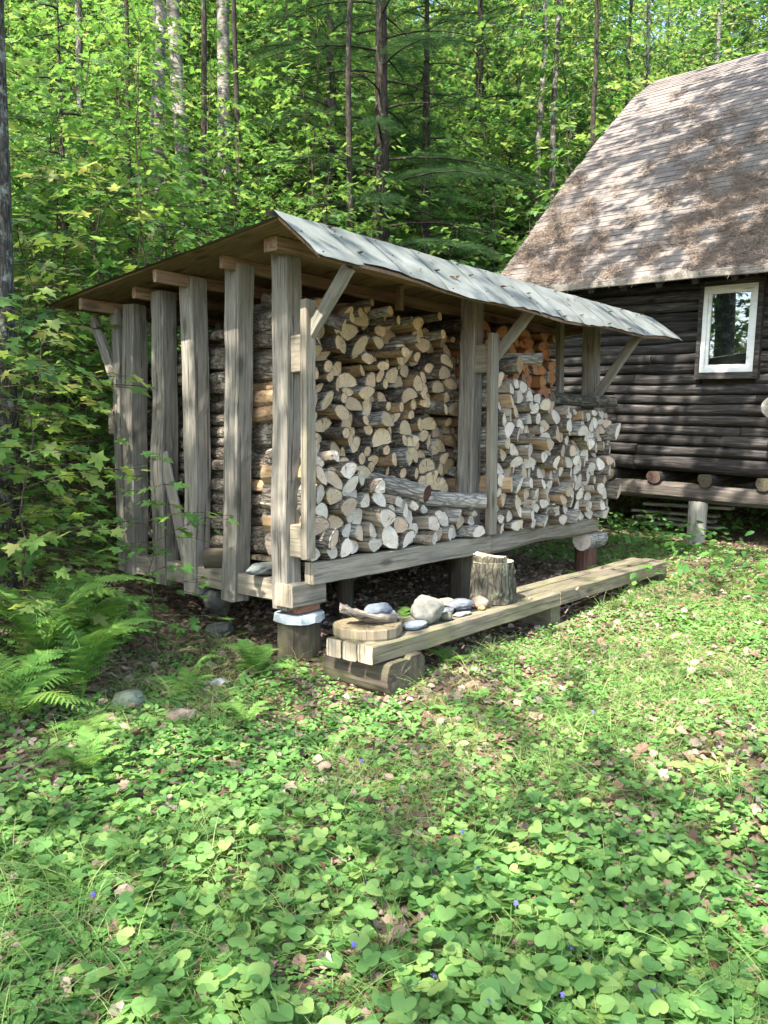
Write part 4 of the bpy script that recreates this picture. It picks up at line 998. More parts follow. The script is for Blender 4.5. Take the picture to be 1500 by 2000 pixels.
# ------------------------------------------------------------------ TREES
def woody(rng, h, r0, nb, zf, blen, leaf, lsize, per, lean=0.06, profile='round', twig_sp=.22, k=8, kink=.02, crown_only=None, sub=.42, droop=.25):
    """returns (trunk geo, crown geo). leaves lie in flat sprays along side twigs"""
    gt = Geo(); gc = Geo(); n = 14; zz = np.linspace(0, h, n); a0 = rng.uniform(0, 6.28)
    px = np.cumsum(rng.normal(0, kink*h/n*3, n)) ; py = np.cumsum(rng.normal(0, kink*h/n*3, n)); px -= px[0]; py -= py[0]
    pts = np.stack([px + lean*zz*math.cos(a0), py + lean*zz*math.sin(a0), zz], -1)
    rad = r0*(1 - .85*(zz/h)**1.1); rad[0] *= 1.3; pts[0, 2] = -.3
    tube_np(gt, pts, rad, k, 0, None, .03, rng)
    LP, LY, LPi, LR, LS = [], [], [], [], []
    for i in range(nb):
        f = zf + (1 - zf)*(i + rng.random()*.8)/nb; z = min(f*h, h*.985)
        o = np.array([np.interp(z, zz, pts[:, j]) for j in range(3)]); az = i*2.4 + rng.normal(0, .4)
        t = (f - zf)/(1 - zf)
        pr = (1 - .75*t**1.5) if profile == 'round' else (1 - t)**.8 + .08
        if profile == 'dome': pr = math.sin(math.pi*min(1, .2 + .8*t))**.7 + .15
        L = blen*pr*rng.uniform(.7, 1.15); m = 7; q = np.linspace(0, 1, m)
        rise = rng.uniform(.15, .55)*(.6 + t)
        d = np.stack([np.cos(az + .15*q)*q*L, np.sin(az + .15*q)*q*L, L*(rise*q - droop*q*q)], -1)
        bp = o + d; tube_np(gt, bp, np.linspace(max(.25*np.interp(z, zz, rad), .004), .003, m), 5, 0)
        nt_ = max(2, int(L/twig_sp)); side_ = 1
        for j in range(nt_ + 1):
            qq = .18 + .82*j/nt_; c = np.array([np.interp(qq, q, bp[:, x]) for x in range(3)]); side_ = -side_
            tl = L*sub*(1.15 - qq)*rng.uniform(.6, 1.2) + lsize; ta = az + side_*rng.uniform(.6, 1.1) if j < nt_ else az
            nl = max(2, int(tl/(lsize*per)))
            w_ = np.linspace(.25, 1, nl); lp = c + np.stack([np.cos(ta)*w_*tl, np.sin(ta)*w_*tl, -.18*w_*w_*tl + .03*w_], -1)
            if tl > .15: tube_np(gt, np.stack([c, lp[nl//2], lp[-1]]), [.004, .003, .002], 3, 0)
            sd = np.where(np.arange(nl) % 2 == 0, 1, -1)*rng.uniform(.4, 1.1, nl); sd[-1] = 0
            LP.append(lp + rng.normal(0, lsize*.15, lp.shape)); LY.append(ta + sd); LPi.append(rng.normal(.28, .28, nl)); LR.append(rng.normal(0, .3, nl)); LS.append(lsize*rng.uniform(.65, 1.2, nl))
    scatter(gc, leaf, np.concatenate(LP), np.concatenate(LY), np.concatenate(LPi), np.concatenate(LR), np.concatenate(LS))
    return gt, gc, sum(len(x) for x in LP)

def conifer(rng, h, r0, nb, zf, blen):
    gt = Geo(); gc = Geo(); zz = np.linspace(0, h, 12); pts = np.stack([zz*0, zz*0, zz], -1); pts[0, 2] = -.3
    tube_np(gt, pts, r0*(1 - .9*zz/h), 9, 0, None, .03, rng)
    for i in range(nb):
        f = zf + (1 - zf)*(i + rng.random())/nb; z = f*h; az = i*2.4 + rng.normal(0, .3); t = (f - zf)/(1 - zf)
        L = blen*(1 - t*.9)*rng.uniform(.55, 1.1); q = np.linspace(0, 1, 6)
        bp = np.array([0, 0, z]) + np.stack([np.cos(az)*q*L, np.sin(az)*q*L, L*(.12*q - .32*q*q)], -1); tube_np(gt, bp, np.linspace(.022, .003, 6), 4, 0)
        dead = rng.random() < .25 and t < .3
        nt_ = int(L/.075)
        for j in range(nt_):
            qq = .12 + .88*(j + 1)/nt_; c = np.array([np.interp(qq, q, bp[:, x]) for x in range(3)])
            for sgn in (1, -1):
                tl = (.12 + .42*L*(1.05 - qq))*rng.uniform(.6, 1.1)*.6; ta = az + sgn*rng.uniform(.7, 1.0)
                if dead: tube_np(gt, np.stack([c, c + [math.cos(ta)*tl*.5, math.sin(ta)*tl*.5, -.02], c + [math.cos(ta)*tl, math.sin(ta)*tl, -.08]]), [.004, .002, .001], 3, 0); continue
                nn = max(3, int(tl/.038)); w_ = np.linspace(.05, 1, nn)
                base = c + np.stack([np.cos(ta)*w_*tl, np.sin(ta)*w_*tl, -.22*w_*w_*tl], -1)
                for s2 in (1, -1):
                    yaw = ta + s2*rng.uniform(.5, .9, nn)
                    scatter(gc, NEED, base, yaw, rng.normal(.15, .15, nn), rng.normal(0, .3, nn), .10 + .08*(1 - w_)*rng.uniform(.8, 1.3, nn))
    return gt, gc
def _need():
    V = []; T = []
    for i in range(5):
        x = i*.2
        for sgn in (1, -1):
            b = len(V); V += [[x, -.015*sgn, 0], [x + .06, .03*sgn, 0], [x + .22, sgn*.22*(1 - .1*i), -.02]]; T.append((b, b + 1, b + 2))
    b = len(V); V += [[0, -.02, 0], [0, .02, 0], [1.15, 0, -.04]]; T.append((b, b + 1, b + 2))
    return np.array(V, float), np.array(T)
NEED = _need()

PROTO = {}
def proto_meshes(key, fn, leafm, barkm):
    gt, gc = fn()[:2]; PROTO[key] = (gt.mesh(key + '_trunk', [barkm], True), gc.mesh(key + '_crown', [leafm], key.startswith('x')))
def plant(key, name, x, y, label, cat, group=None, rot=0, sc=1.0, trunk='trunk', crown='crown', bark=None, sz=None, dz=0):
    M = Matrix.Translation((x, y, Hf(x, y) + dz)) @ Matrix.Rotation(rot, 4, 'Z') @ Matrix.Diagonal((sc, sc, sz or sc, 1))
    o = empty(name, M); tag(o, label, cat, group)
    tm, cm = PROTO[key]; a = link(trunk, tm, M, o); b = link(crown, cm, M, o)
    if bark:
        a.material_slots[0].link = 'OBJECT'; a.material_slots[0].material = bark
    return o
def px2x(px, y): return (px - 750)/1606*y

rngT = np.random.default_rng(100)
for i in range(3):
    proto_meshes('forest%d' % i, lambda: woody(np.random.default_rng(200 + i), 9.0 + i, .04, 46, .05, 2.8, MAPLO if i == 0 else RHOMB, .19, .60, twig_sp=.30, sub=.6), L_forest, M_trunkd)
for i in range(3):
    proto_meshes('understory%d' % i, lambda: woody(np.random.default_rng(230 + i), 4.2 + .6*i, .024, 26, .10, 1.5, MAPLO, .14, .55, twig_sp=.20, sub=.5, kink=.04), L_maple, M_twig)
for i in range(2):
    proto_meshes('bush%d' % i, lambda: woody(np.random.default_rng(250 + i), 1.9, .016, 15, .10, .95, OVAL, .11, .55, twig_sp=.17, sub=.45, kink=.06, profile='dome'), L_beech, M_twig)
for i in range(3):
    proto_meshes('sapling%d' % i, lambda: woody(np.random.default_rng(260 + i), 1.9 + .35*i, .011, 17, .12, .66, MAPLE, .125, .75, twig_sp=.16, sub=.45, kink=.06, profile='dome'), L_mapley if i != 1 else L_maple, M_twig)
proto_meshes('tall0', lambda: woody(np.random.default_rng(280), 17, .14, 34, .52, 3.6, RHOMB, .16, .75, twig_sp=.36, sub=.5, lean=.02, kink=.008, k=12), L_forest, M_trunk)
proto_meshes('tall1', lambda: woody(np.random.default_rng(281), 15, .10, 30, .55, 3.2, RHOMB, .16, .75, twig_sp=.36, sub=.5, lean=.03, kink=.012, k=12), L_forest, M_trunk)
proto_meshes('shade', lambda: woody(np.random.default_rng(282), 15, .20, 44, .48, 4.4, MAPLO, .15, .80, twig_sp=.36, sub=.5, lean=.03, kink=.01, k=12, profile='dome'), L_forest, M_trunk)
proto_meshes('denseshade', lambda: woody(np.random.default_rng(283), 15, .20, 52, .46, 4.8, MAPLO, .16, .52, twig_sp=.30, sub=.5, lean=.03, kink=.01, k=12, profile='dome'), L_forest, M_trunk)
proto_meshes('hemlock', lambda: conifer(np.random.default_rng(290), 12, .15, 78, .13, 2.8), L_hem, M_trunkd)
proto_meshes('fir', lambda: conifer(np.random.default_rng(291), 4.5, .05, 34, .10, 1.3), L_hem, M_trunkd)

# trees one can tell apart ------------------------------------------
plant('tall0', 'maple_tree', -3.09, 6.55, 'thick rough barked tree trunk at the left edge', 'tree', rot=1.0, sc=1.1)
plant('tall1', 'birch_tree', px2x(312, 13.0), 13.0, 'pale birch trunk on the slope, left one of the close birch pair', 'tree', rot=2, bark=M_birch, sc=1.2)
plant('tall1', 'birch_tree', px2x(366, 13.6), 13.6, 'pale birch trunk on the slope, right one of the close birch pair', 'tree', rot=4, bark=M_birch, sc=1.2)
plant('tall0', 'birch_tree', px2x(444, 15.5), 15.5, 'whitish birch trunk half hidden by leaves right of the birch pair', 'tree', rot=1, bark=M_birch, sc=.95)
plant('tall1', 'birch_tree', px2x(1042, 19), 19, 'slim mottled birch rising between the woodshed roof and cabin roof', 'tree', rot=3, bark=M_birch, sc=.9)
plant('tall0', 'birch_tree', px2x(1372, 26), 26, 'bright white birch trunk seen above the cabin roof', 'tree', rot=5, bark=M_birch, sc=1.0)
plant('tall1', 'slim_tree', px2x(178, 13.5), 13.5, 'slim grey tree trunk standing left of the birch pair', 'tree', rot=.5, sc=.62, sz=1)
plant('tall1', 'slim_tree', px2x(262, 12.5), 12.5, 'very thin dark trunk just left of the birch pair', 'tree', rot=2.5, bark=M_trunkd, sc=.38, sz=.8)
plant('tall1', 'slim_tree', px2x(402, 12.0), 12.0, 'thin dark curved trunk just right of the birch pair', 'tree', rot=1.5, bark=M_trunkd, sc=.5, sz=.9)
plant('tall1', 'slim_tree', px2x(478, 14), 14, 'thin dark trunk between the birches and the hemlock', 'tree', rot=5.5, bark=M_trunkd, sc=.5, sz=.9)
plant('hemlock', 'hemlock_tree', px2x(745, 14.2), 14.2, 'big dark hemlock tree with drooping boughs behind the woodshed', 'tree', rot=.3, sc=1.1)
plant('tall1', 'slim_tree', px2x(690, 13.2), 13.2, 'dark leaning trunk just left of the big hemlock', 'tree', rot=3.8, bark=M_trunkd, sc=.6, sz=.9)
plant('tall1', 'slim_tree', px2x(1136, 16.5), 16.5, 'dark forked trunk left of the cabin roof ridge', 'tree', rot=.9, bark=M_trunkd, sc=.75, sz=.9)
plant('tall1', 'slim_tree', px2x(1200, 18), 18, 'dark trunk touching the upper corner of the cabin roof', 'tree', rot=2.9, bark=M_trunkd, sc=.75, sz=.9)
plant('tall0', 'slim_tree', px2x(1250, 21), 21, 'grey trunk rising behind the cabin ridge corner', 'tree', rot=2.2, sc=.7, sz=.9)
plant('fir', 'young_fir', px2x(130, 11.8), 12, 'small dark green fir on the slope at upper left', 'tree', sc=1.0)
plant('fir', 'young_fir', px2x(960, 16), 16, 'small dark fir between the woodshed roof and cabin roof', 'tree', sc=.9, rot=2)
plant('fir', 'young_fir', px2x(640, 11.8), 11.8, 'young fir with pale tips just behind the woodshed ridge', 'tree', sc=.75, rot=1)

for i, (px, y, sc_, lab) in enumerate(((650, 16.5, .9, 'dark hemlock in the woods left of the big hemlock'), (830, 15.5, .8, 'dark hemlock in the woods right of the big hemlock'), (930, 20, 1.0, 'dark hemlock far behind the middle of the woodshed roof'), (560, 21, 1.0, 'dark hemlock deep in the woods right of the birches'))):
    plant('hemlock', 'hemlock_tree', px2x(px, y), y, lab, 'tree', rot=i*1.1 + .7, sc=sc_)
def keepout(x, y, pad=0.0):
    d = np.array([x - O0.x, y - O0.y]); u, v = d @ SH_U, d @ SH_V
    if -.5 - pad < u < 5.0 + pad and -1.4 - pad < v < 2.7 + pad: return True
    q = M_CAB.inverted() @ Vector((x, y, .3)); 
    return -3.2 - pad < q.x < 6 and -1.5 - pad < q.y < 9.5 + pad
# understory on the slope (in front of the far trees)
n_u = 0; tries = 0
r_ = random.Random(5)
spots = []
while n_u < 120 and tries < 6000:
    tries += 1; y = r_.uniform(8.5, 24); x = r_.uniform(-.50*y, .36*y if y > 12 else .1*y)
    if keepout(x, y, .6) or any((x - a)**2 + (y - b)**2 < .9 for a, b in spots): continue
    spots.append((x, y)); plant('understory%d' % r_.randrange(3), 'maple_sapling', x, y, 'leafy young maple among many alike on the slope behind the woodshed', 'sapling', 'young maples on the slope', r_.uniform(0, 6.28), r_.uniform(.62, 1.0)*(1 + max(0, y - 12)*.035)); n_u += 1
n_u = 0; tries = 0
while n_u < 80 and tries < 4000:
    tries += 1; y = r_.uniform(7.6, 15); x = r_.uniform(-.50*y, .2*y)
    if keepout(x, y, .35) or any((x - a)**2 + (y - b)**2 < .5 for a, b in spots): continue
    spots.append((x, y)); plant('bush%d' % r_.randrange(2), 'bush', x, y, 'low green leafy bush among many alike on the slope behind the woodshed', 'bush', 'low bushes on the slope', r_.uniform(0, 6.28), r_.uniform(.6, 1.1)); n_u += 1
# forest beyond
far = []; tries = 0
while len(far) < 120 and tries < 6000:
    tries += 1; y = r_.uniform(17, 52); x = r_.uniform(-.55*y - 1, .58*y + 1)
    if keepout(x, y, 1.5) or any((x - a)**2 + (y - b)**2 < 3.2 for a, b in far): continue
    far.append((x, y)); plant('forest%d' % r_.randrange(3), 'forest_tree', x, y, 'bright green broadleaf tree among many alike in the woods behind', 'tree', 'broadleaf trees in the woods behind', r_.uniform(0, 6.28), r_.uniform(.8, 1.35))
for i in range(4):
    y = r_.uniform(15, 34); x = r_.uniform(-.45*y, .5*y)
    if keepout(x, y, 1): continue
    plant('tall%d' % (i % 2), 'tall_tree', x, y, 'tall straight grey trunk among many alike in the woods behind', 'tree', 'tall trunks in the woods behind', r_.uniform(0, 6.28), r_.uniform(.5, .9), sz=1.1)
# saplings left of the shed (close, big leaves)
sap = [(-2.2, 5.0, 2, .78, 'bright maple sapling with drooping leaves over the left ferns'), (-2.9, 5.9, 0, .8, 'maple sapling leaning out between the left trunk and side posts'), (-2.5, 4.6, 0, .8, 'bushy maple sapling with large leaves at the left edge below the trunk'), (-2.75, 5.6, 1, 1.1, 'dark leaved maple sapling beside the thick trunk on the left'),
       (-2.75, 6.5, 2, .9, 'tall bright maple sapling between the thick trunk and woodshed'), (-3.3, 7.4, 0, 1.3, 'broad maple sapling just behind the thick left trunk'),
       (-3.05, 8.3, 2, 1.25, 'maple sapling behind the rear left corner of the woodshed'), (-2.45, 7.95, 1, 1.15, 'maple sapling close against the rear side post of woodshed'),
       (-1.52, 5.35, 1, .60, 'small maple sapling whose leaves overlap the side posts'), (-4.0, 8.6, 1, 1.6, 'tall maple sapling at the left edge above the thick trunk middle'),
       (-3.9, 9.6, 0, 1.55, 'high maple sapling on the slope at left, upper edge'), (-2.9, 9.6, 1, 1.4, 'maple sapling on the slope above the woodshed back eave'),
       (-2.55, 5.15, 2, .85, 'short yellow green maple sapling above the left ferns'), (.55, 10.9, 0, 1.15, 'bright maple sapling peeking over the middle of woodshed roof'),
       (1.35, 11.6, 2, 1.2, 'bright maple sapling where the two roofs meet'), (-.3, 9.9, 2, 1.3, 'maple sapling just behind the woodshed ridge, left part')]
for i, (x, y, k_, s_, lab) in enumerate(sap):
    plant('sapling%d' % k_, 'maple_sapling', x, y, lab, 'sapling', None, i*1.3, s_, trunk='stem', crown='leaves')
k_ = 0
while k_ < 26:
    y = r_.uniform(26, 50); x = r_.uniform(.12*y, .62*y)
    if keepout(x, y, 1.5): continue
    plant('forest%d' % r_.randrange(3), 'forest_tree', x, y, 'bright green broadleaf tree among many alike in the woods behind', 'tree', 'broadleaf trees in the woods behind', r_.uniform(0, 6.28), r_.uniform(1.3, 1.9)); k_ += 1
# shading trees outside the frame, also mirrored in the window
for i, (x, y, s_, rt, lab) in enumerate(((-8.6, -2.6, 1.0, 0, 'tall broadleaf tree out of frame to the left, shading the clearing'), (1.2, -9.5, 1.05, 2, 'tall broadleaf tree directly behind the viewpoint'), (-5.2, -5.3, .88, 2.6, 'broadleaf tree behind left of the viewpoint, dappling the foreground'),
                                   (-6.2, 2.0, .95, 4, 'tall broadleaf tree out of frame beside the left trunk'), (2.6, -6.8, 1.0, 1, 'tall broadleaf tree right behind the viewpoint, mirrored in the window'),
                                   (4.4, 6.3, 1.12, 5, 'tall broadleaf tree out of frame to the right, shading the cabin roof'), (-9.5, 3.5, 1.0, 3, 'tall broadleaf tree far out of frame to the left'),
                                   (-3.0, -13.0, 1.1, 3.3, 'tall broadleaf tree far behind the viewpoint'), (7.5, -3.0, 1.0, .7, 'tall broadleaf tree behind right of the viewpoint'))):
    plant('denseshade' if abs(x - 4.4) < .01 else 'shade', 'shade_tree', x, y, lab, 'tree', 'tall trees around the clearing', rt, s_)

for i, (x, y) in enumerate(((-6.5, 5.0), (-8.0, 4.0), (-9.0, 6.5), (-10.5, 3.0), (-12, 5.5), (-7.5, 1.0), (-11.5, .5), (-14, 2.5))):
    plant('forest%d' % (i % 3), 'forest_tree', x, y, 'bushy green tree left of the frame, mirrored in the cabin window', 'tree', 'bushy trees left of the clearing', i*1.1, 1.1)
# ------------------------------------------------------------------ FERNS
def frond_geo(rng, L, arch, np_=17):
    g = Geo(); q = np.linspace(0, 1, 12); hx = L*(q*.92); hz = L*(.42*np.sin(q*2.2)*arch - .22*q*q)
    pts = np.stack([hx, q*0, hz], -1); tube_np(g, pts, np.linspace(.0035, .001, 12), 4, 0)
    f = np.linspace(.16, .99, np_); x = np.interp(f, q, hx); z = np.interp(f, q, hz); sl = np.gradient(z)/np.gradient(x)
    ln = L*.27*np.sin(np.pi*np.clip((f - .05)/1.0, 0, 1)**.75)**.8*(1.05 - f*.6) + .012
    for s in (1, -1):
        scatter(g, PINNA, np.stack([x, np.zeros(np_), z], -1), s*rng.normal(1.12, .05, np_)*np.linspace(1.12, .8, np_), -np.arctan(sl)*.45 + rng.normal(.12, .06, np_), s*(-.12) + rng.normal(0, .08, np_), ln)
    return g
FR = [frond_geo(np.random.default_rng(400 + i), .62, .7 + .25*i).mesh('frond_mesh', [L_fern]) for i in range(4)]
def fern(x, y, n, s_, label, az0=0, spread=6.28, z=None, group='ferns around the woodshed'):
    M = Matrix.Translation((x, y, (Hf(x, y) if z is None else z) - .01)); o = empty('fern', M); tag(o, label, 'fern', group); rr = random.Random(int((x*31 + y*17)*100))
    for i in range(n):
        a = az0 + spread*(i + rr.uniform(-.3, .3))/n
        MM = M @ Matrix.Rotation(a, 4, 'Z') @ Matrix.Rotation(rr.uniform(-.6, -.1), 4, 'Y') @ Matrix.Scale(s_*rr.uniform(.75, 1.15), 4)
        link('frond', FR[rr.randrange(4)], MM, o)
for a in [(-2.05, 4.75, 9, 1.35, 'large arching fern at the left edge below the trunk'), (-1.72, 4.55, 8, 1.05, 'large fern with fronds reaching right toward the side posts'),
          (-1.95, 4.15, 9, .95, 'fern in the lower left corner shade'), (-1.85, 5.3, 9, .95, 'pale fern beneath the small maple left of the woodshed'), (-2.1, 5.4, 9, 1.1, 'fern behind the large left ferns'),
          (-.82, 5.12, 9, .55, 'dark green fern growing left of the capped stump'), (-1.15, 4.75, 6, .55, 'low fern on the litter in front of the side posts'),
          (-1.35, 3.62, 6, .42, 'small pale fern lying low at lower left'), (-.75, 4.35, 6, .42, 'small pale fern in front of the dark fern'), (-1.5, 4.0, 5, .4, 'small fern below the lower left fern cluster'),
          (.42, 5.35, 7, .36, 'fern growing against the front of the bench near end'), (2.0, 8.15, 5, .4, 'fern under the right end of the woodshed'), (2.45, 8.65, 5, .34, 'small fern beside the right support stump'),
          (.15, 6.1, 4, .42, 'fern sprouting behind the rocks on the bench'), (.45, 6.35, 4, .42, 'fern sprouting behind the bench left of chopping stump'),
          (4.9, 9.9, 5, .55, 'fern at the foot of the cabin near the right edge'), (3.55, 10.3, 4, .35, 'small fern left of the cabin pier'), (5.0, 8.9, 5, .35, 'fern at the right edge below the cabin')]:
    fern(*a)

# ------------------------------------------------------------------ GROUND COVER
def vnoise(x, y, s, seed):
    return np.array([mnoise.noise(Vector((a*s + seed, b*s, seed*.37))) for a, b in zip(x, y)])
def cand_pts(rng, n, y0, y1, edge=.52, pw=1.0):
    n = int(n*1.5); y0 -= .35; u = rng.random(n); y = y0 + (y1 - y0)*u**pw; x = rng.uniform(-1, 1, n)*(edge*y + 1.4); return x, y
def shed_local(x, y):
    dx, dy = x - O0.x, y - O0.y; return dx*SH_U[0] + dy*SH_U[1], dx*SH_V[0] + dy*SH_V[1]
def cab_local(x, y):
    Mi = np.array(M_CAB.inverted()); return Mi[0, 0]*x + Mi[0, 1]*y + Mi[0, 2]*.3 + Mi[0, 3], Mi[1, 0]*x + Mi[1, 1]*y + Mi[1, 2]*.3 + Mi[1, 3]
def cover_mask(x, y, rng, seed, thr):
    u, v = shed_local(x, y); under = (u > -.05) & (u < 4.6) & (v > -.9) & (v < 2.3)
    a, b = cab_local(x, y); cabm = (b > -.1) & (a > -3)
    dn = vnoise(x, y, 1.1, seed)*1.0 + vnoise(x, y, 3.3, seed + 5)*.6 + rng.normal(0, .12, len(x))
    left = np.clip((-x - .9)/1.2, 0, 1)*np.clip((y - 3.6)/1.4, 0, 1)       # leaf litter left of the shed
    farl = np.clip((y - 8)/3, 0, 1)
    return (~under) & (~cabm) & (dn > thr - .22*np.clip((3.6 - y)/1.2, 0, 1) + left*.3 + farl*.12)
def cover():
    rng = np.random.default_rng(500)
    # large heart shaped violet leaves
    x, y = cand_pts(rng, 26000, 1.7, 6.2, pw=1.15); m = cover_mask(x, y, rng, 3, -.10); dens = rng.random(len(x)) < np.clip(1.1 - (y - 2.0)/2.4, .06, 1); m &= dens
    x, y = x[m][:17000], y[m][:17000]; n = len(x); hgt = rng.uniform(.015, .085, n)*np.clip(1.3 - (y - 2)/5, .45, 1.2); z = H(x, y) + hgt
    g = Geo(); yaw = rng.uniform(0, 6.28, n); s = rng.uniform(.022, .060, n)*np.clip(1.1 - (y - 2)*.17, .42, 1.05)
    P = np.stack([x, y, z], -1); scatter(g, HEART, P, yaw, rng.normal(.12, .30, n), rng.normal(0, .28, n), s)
    base = np.stack([x - np.cos(yaw)*.02, y - np.sin(yaw)*.02, H(x, y)], -1); d = P - base; L = np.linalg.norm(d, axis=1)
    ribbons(g, base, d/L[:, None], L, np.full(n, .0022), np.zeros((n, 3)), rng, 1)
    tag(link('violet_leaves', g.mesh('violet_leaves', [L_violet])), 'heart shaped violet leaves covering the clearing', 'ground cover', kind='stuff')
    # small round leaves (clover, seedlings)
    g = Geo(); x, y = cand_pts(rng, 150000, 1.8, 12.5, pw=1.0); m = cover_mask(x, y, rng, 9, -.12); x, y = x[m], y[m]; n = len(x)
    z = H(x, y) + rng.uniform(.004, .04, n); s = rng.uniform(.011, .026, n)*(1 + .03*(y - 4))
    scatter(g, ROUND, np.stack([x, y, z], -1), rng.uniform(0, 6.28, n), rng.normal(.1, .3, n), rng.normal(0, .3, n), s)
    # narrow taller leaves, plantain and asters
    x, y = cand_pts(rng, 14000, 1.9, 11.5, pw=1.0); m = cover_mask(x, y, rng, 15, .0); x, y = x[m], y[m]; n = len(x)
    k = 4; xx = np.repeat(x, k); yy = np.repeat(y, k); yaw = rng.uniform(0, 6.28, n*k)
    scatter(g, OVAL, np.stack([xx + np.cos(yaw)*.01, yy + np.sin(yaw)*.01, H(xx, yy) + rng.uniform(.005, .03, n*k)], -1), yaw, rng.uniform(-.7, .15, n*k), rng.normal(0, .3, n*k), rng.uniform(.03, .065, n*k)*np.repeat(rng.uniform(.6, 1.3, n), k))
    tag(link('small_ground_plants', g.mesh('small_ground_plants', [L_clover])), 'small round leaved plants and clover carpeting the clearing', 'ground cover', kind='stuff')
    # grass
    g = Geo(); x, y = cand_pts(rng, 11000, 1.8, 11, pw=1.0); m = cover_mask(x, y, rng, 23, .05) & (x > -1.6); x, y = x[m], y[m]; n = len(x); k = 9
    xx = np.repeat(x, k) + rng.normal(0, .018, n*k); yy = np.repeat(y, k) + rng.normal(0, .018, n*k); N_ = n*k
    a = rng.uniform(0, 6.28, N_); ti = rng.uniform(.1, .75, N_); d = np.stack([np.cos(a)*np.sin(ti), np.sin(a)*np.sin(ti), np.cos(ti)], -1)
    L = rng.uniform(.05, .17, N_)*np.repeat(rng.choice([.5, .7, 1.0, 1.5], n), k); bend = np.stack([np.cos(a)*L*.4, np.sin(a)*L*.4, -L*.35], -1)
    ribbons(g, np.stack([xx, yy, H(xx, yy) - .003], -1), d, L, rng.uniform(.0025, .0045, N_), bend, rng, 3)
    tag(link('grass', g.mesh('grass', [L_grass])), 'thin grass blades growing in tufts across the clearing', 'grass', kind='stuff')
    # fallen leaves
    g = Geo(); x, y = cand_pts(rng, 26000, 1.7, 16, pw=1.0, edge=.55); a, b = cab_local(x, y); m = ~((b > .6) & (a > -3)); x, y = x[m], y[m]; n = len(x)
    kk = rng.random(n); m1 = kk < .7; m2 = ~m1
    for mm, bs in ((m1, CRUMP), (m2, MAPLO)):
        k_ = int(mm.sum()); scatter(g, bs, np.stack([x[mm], y[mm], H(x[mm], y[mm]) + rng.uniform(.003, .022, k_)], -1), rng.uniform(0, 6.28, k_), rng.normal(0, .35, k_), rng.normal(0, .45, k_), rng.uniform(.025, .075, k_))
    for (ua, ub, va, vb, zf, k_) in ((-.2, 4.2, -.93, -.57, lambda u, v: BT + .006, 26), (-.2, 4.7, 0, 2.3, lambda u, v: back_z(u, v) + .02, 70), (-.2, 4.7, -.60, -.3, lambda u, v: front_z(u, v) + .03, 16), (.3, 4.2, -.1, 1.9, lambda u, v: .775, 30)):
        uu_ = rng.uniform(ua, ub, k_); vv_ = rng.uniform(va, vb, k_)
        W = np.array([M_SHED @ Vector((u, v, zf(u, v))) for u, v in zip(uu_, vv_)])
        scatter(g, CRUMP, W, rng.uniform(0, 6.28, k_), rng.normal(0, .2, k_), rng.normal(0, .2, k_), rng.uniform(.02, .05, k_))
    tag(link('fallen_leaves', g.mesh('fallen_leaves', [L_dead])), 'dry brown fallen leaves littering the ground', 'leaf litter', kind='stuff')
    # seedlings and litter plants on the slope
    g = Geo(); n = 26000; y = rng.uniform(7, 30, n); x = rng.uniform(-1, 1, n)*.52*y; dn = vnoise(x, y, .5, 3) + rng.normal(0, .2, n); u, v = shed_local(x, y)
    m = (dn > .0) & ~((u > -.3) & (u < 5) & (v > -1) & (v < 2.6)); x, y = x[m], y[m]; n = len(x)
    scatter(g, OVAL, np.stack([x, y, H(x, y) + rng.uniform(.04, .32, n)], -1), rng.uniform(0, 6.28, n), rng.normal(.1, .3, n), rng.normal(0, .3, n), rng.uniform(.06, .13, n))
    tag(link('slope_seedlings', g.mesh('slope_seedlings', [L_beech])), 'low green seedlings scattered over the wooded slope', 'ground cover', kind='stuff')
    # dead twigs on the slope
    g = Geo(); n = 1600; y = rng.uniform(6.5, 26, n); x = rng.uniform(-1, 1, n)*.5*y; a = rng.uniform(0, 6.28, n)
    d = np.stack([np.cos(a), np.sin(a), rng.normal(.15, .25, n)], -1); d /= np.linalg.norm(d, axis=1)[:, None]
    u, v = shed_local(x, y); m = ~((u > -.6) & (u < 6.5) & (v > -3) & (v < 3)) & (y > 6.3 + .9*np.clip(x + 2, 0, 9)); x, y, d = x[m], y[m], d[m]; n = len(x)
    ribbons(g, np.stack([x, y, H(x, y) + .03], -1), d, rng.uniform(.2, 1.1, n), rng.uniform(.006, .02, n), rng.normal(0, .1, (n, 3)), rng, 3)
    tag(link('dead_twigs', g.mesh('dead_twigs', [M_twig])), 'dead twigs and sticks strewn over the wooded slope', 'twigs', kind='stuff')
cover()
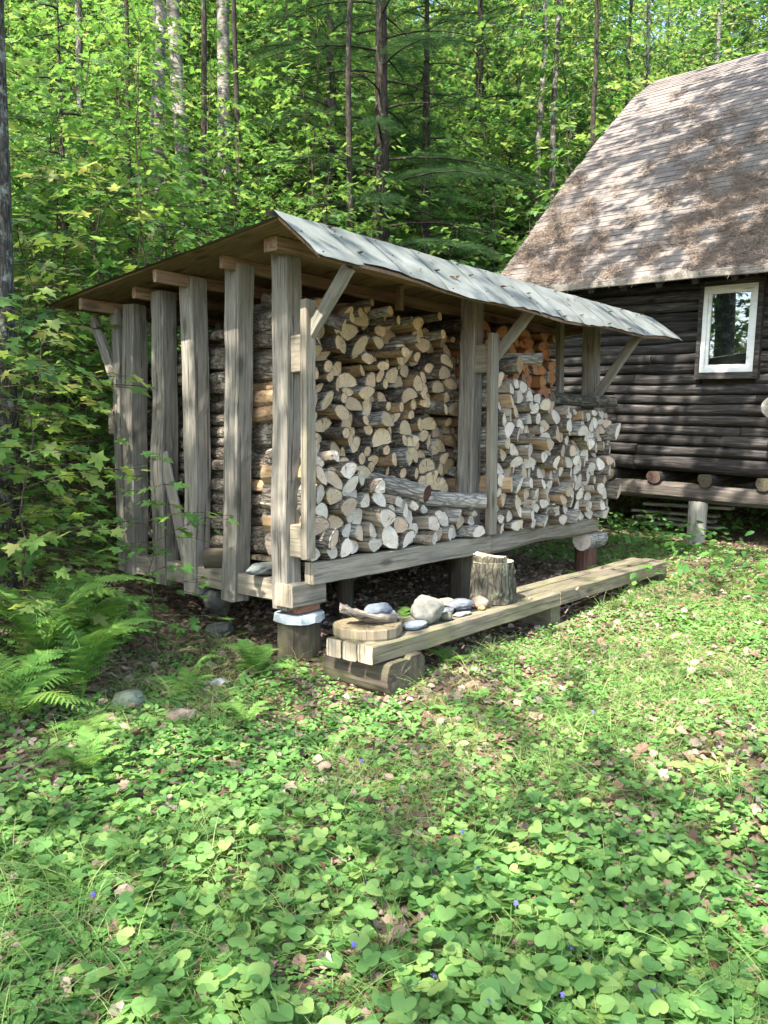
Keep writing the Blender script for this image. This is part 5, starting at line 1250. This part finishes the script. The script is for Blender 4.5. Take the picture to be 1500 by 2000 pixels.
# violet flowers
def flower():
    g = Geo(); rng = np.random.default_rng(1)
    m, t = newmat('violet_petal'); N = NT(t); N.out((.12, .10, .38), .6, spec=.2)
    for i, a in enumerate((0, 1.1, -1.1, 2.3, -2.3)):
        scatter(g, OVAL, np.array([[0, 0, .0]]), np.array([a]), np.array([.1]), np.array([0.]), np.array([.013]), 0)
    me = g.mesh('violet_petals', [m]); gs_ = Geo(); tube_np(gs_, [[0, 0, 0], [.004, 0, .05], [.0, 0, .09]], [.0012, .001, .001], 4, 0); ms = gs_.mesh('violet_stem', [L_grass])
    return me, ms
fp, fs = flower(); r_ = random.Random(9)
FL = [(-.80, 2.75), (-.93, 2.5), (-.05, 2.62), (-.09, 2.3), (.14, 2.15), (-.28, 2.45), (.42, 2.5), (.55, 2.28), (.60, 2.26), (.28, 2.05), (.95, 2.6), (1.05, 2.9), (.30, 3.0), (1.1, 4.2), (-.1, 3.6), (.33, 2.75), (.75, 2.15), (.48, 2.08)]
for x, y in FL:
    z = Hf(x, y) + r_.uniform(.0, .02); o = empty('violet_flower', Matrix.Translation((x, y, z)) @ Matrix.Rotation(r_.uniform(0, 6), 4, 'Z'))
    tag(o, 'tiny blue violet flower among the heart shaped leaves', 'flower', 'violet flowers in the foreground'); Mo = getM(o)
    link('stem', fs, Mo, o); link('petals', fp, Mo @ Matrix.Translation((0, 0, .09)) @ Matrix.Rotation(R(65), 4, 'X') @ Matrix.Scale(r_.uniform(.65, 1.0), 4), o)
# a few stones in the litter at the left
for i, (x, y, d, c, lab) in enumerate(((-1.1, 4.3, (.16, .12, .10), (.20, .15, .12), 'reddish stone in the leaf litter left of the bench'), (-1.02, 5.0, (.14, .1, .07), (.22, .24, .25), 'bluish stone in the litter below the side posts'),
                                  (-1.45, 4.55, (.2, .16, .12), (.13, .16, .12), 'mossy grey stone under the left ferns'), (.0, 2.02, (.10, .07, .06), (.34, .30, .25), 'pale stone among violet leaves at the bottom edge'))):
    rock('rock', lab, (x, y, Hf(x, y) - .03), d, c, 30 + i, M=Matrix.Identity(4))
for o in bpy.data.objects:
    if '_m' in o: del o['_m']
print('objects', len(bpy.data.objects), 'polys', sum(len(m.polygons) for m in bpy.data.meshes))
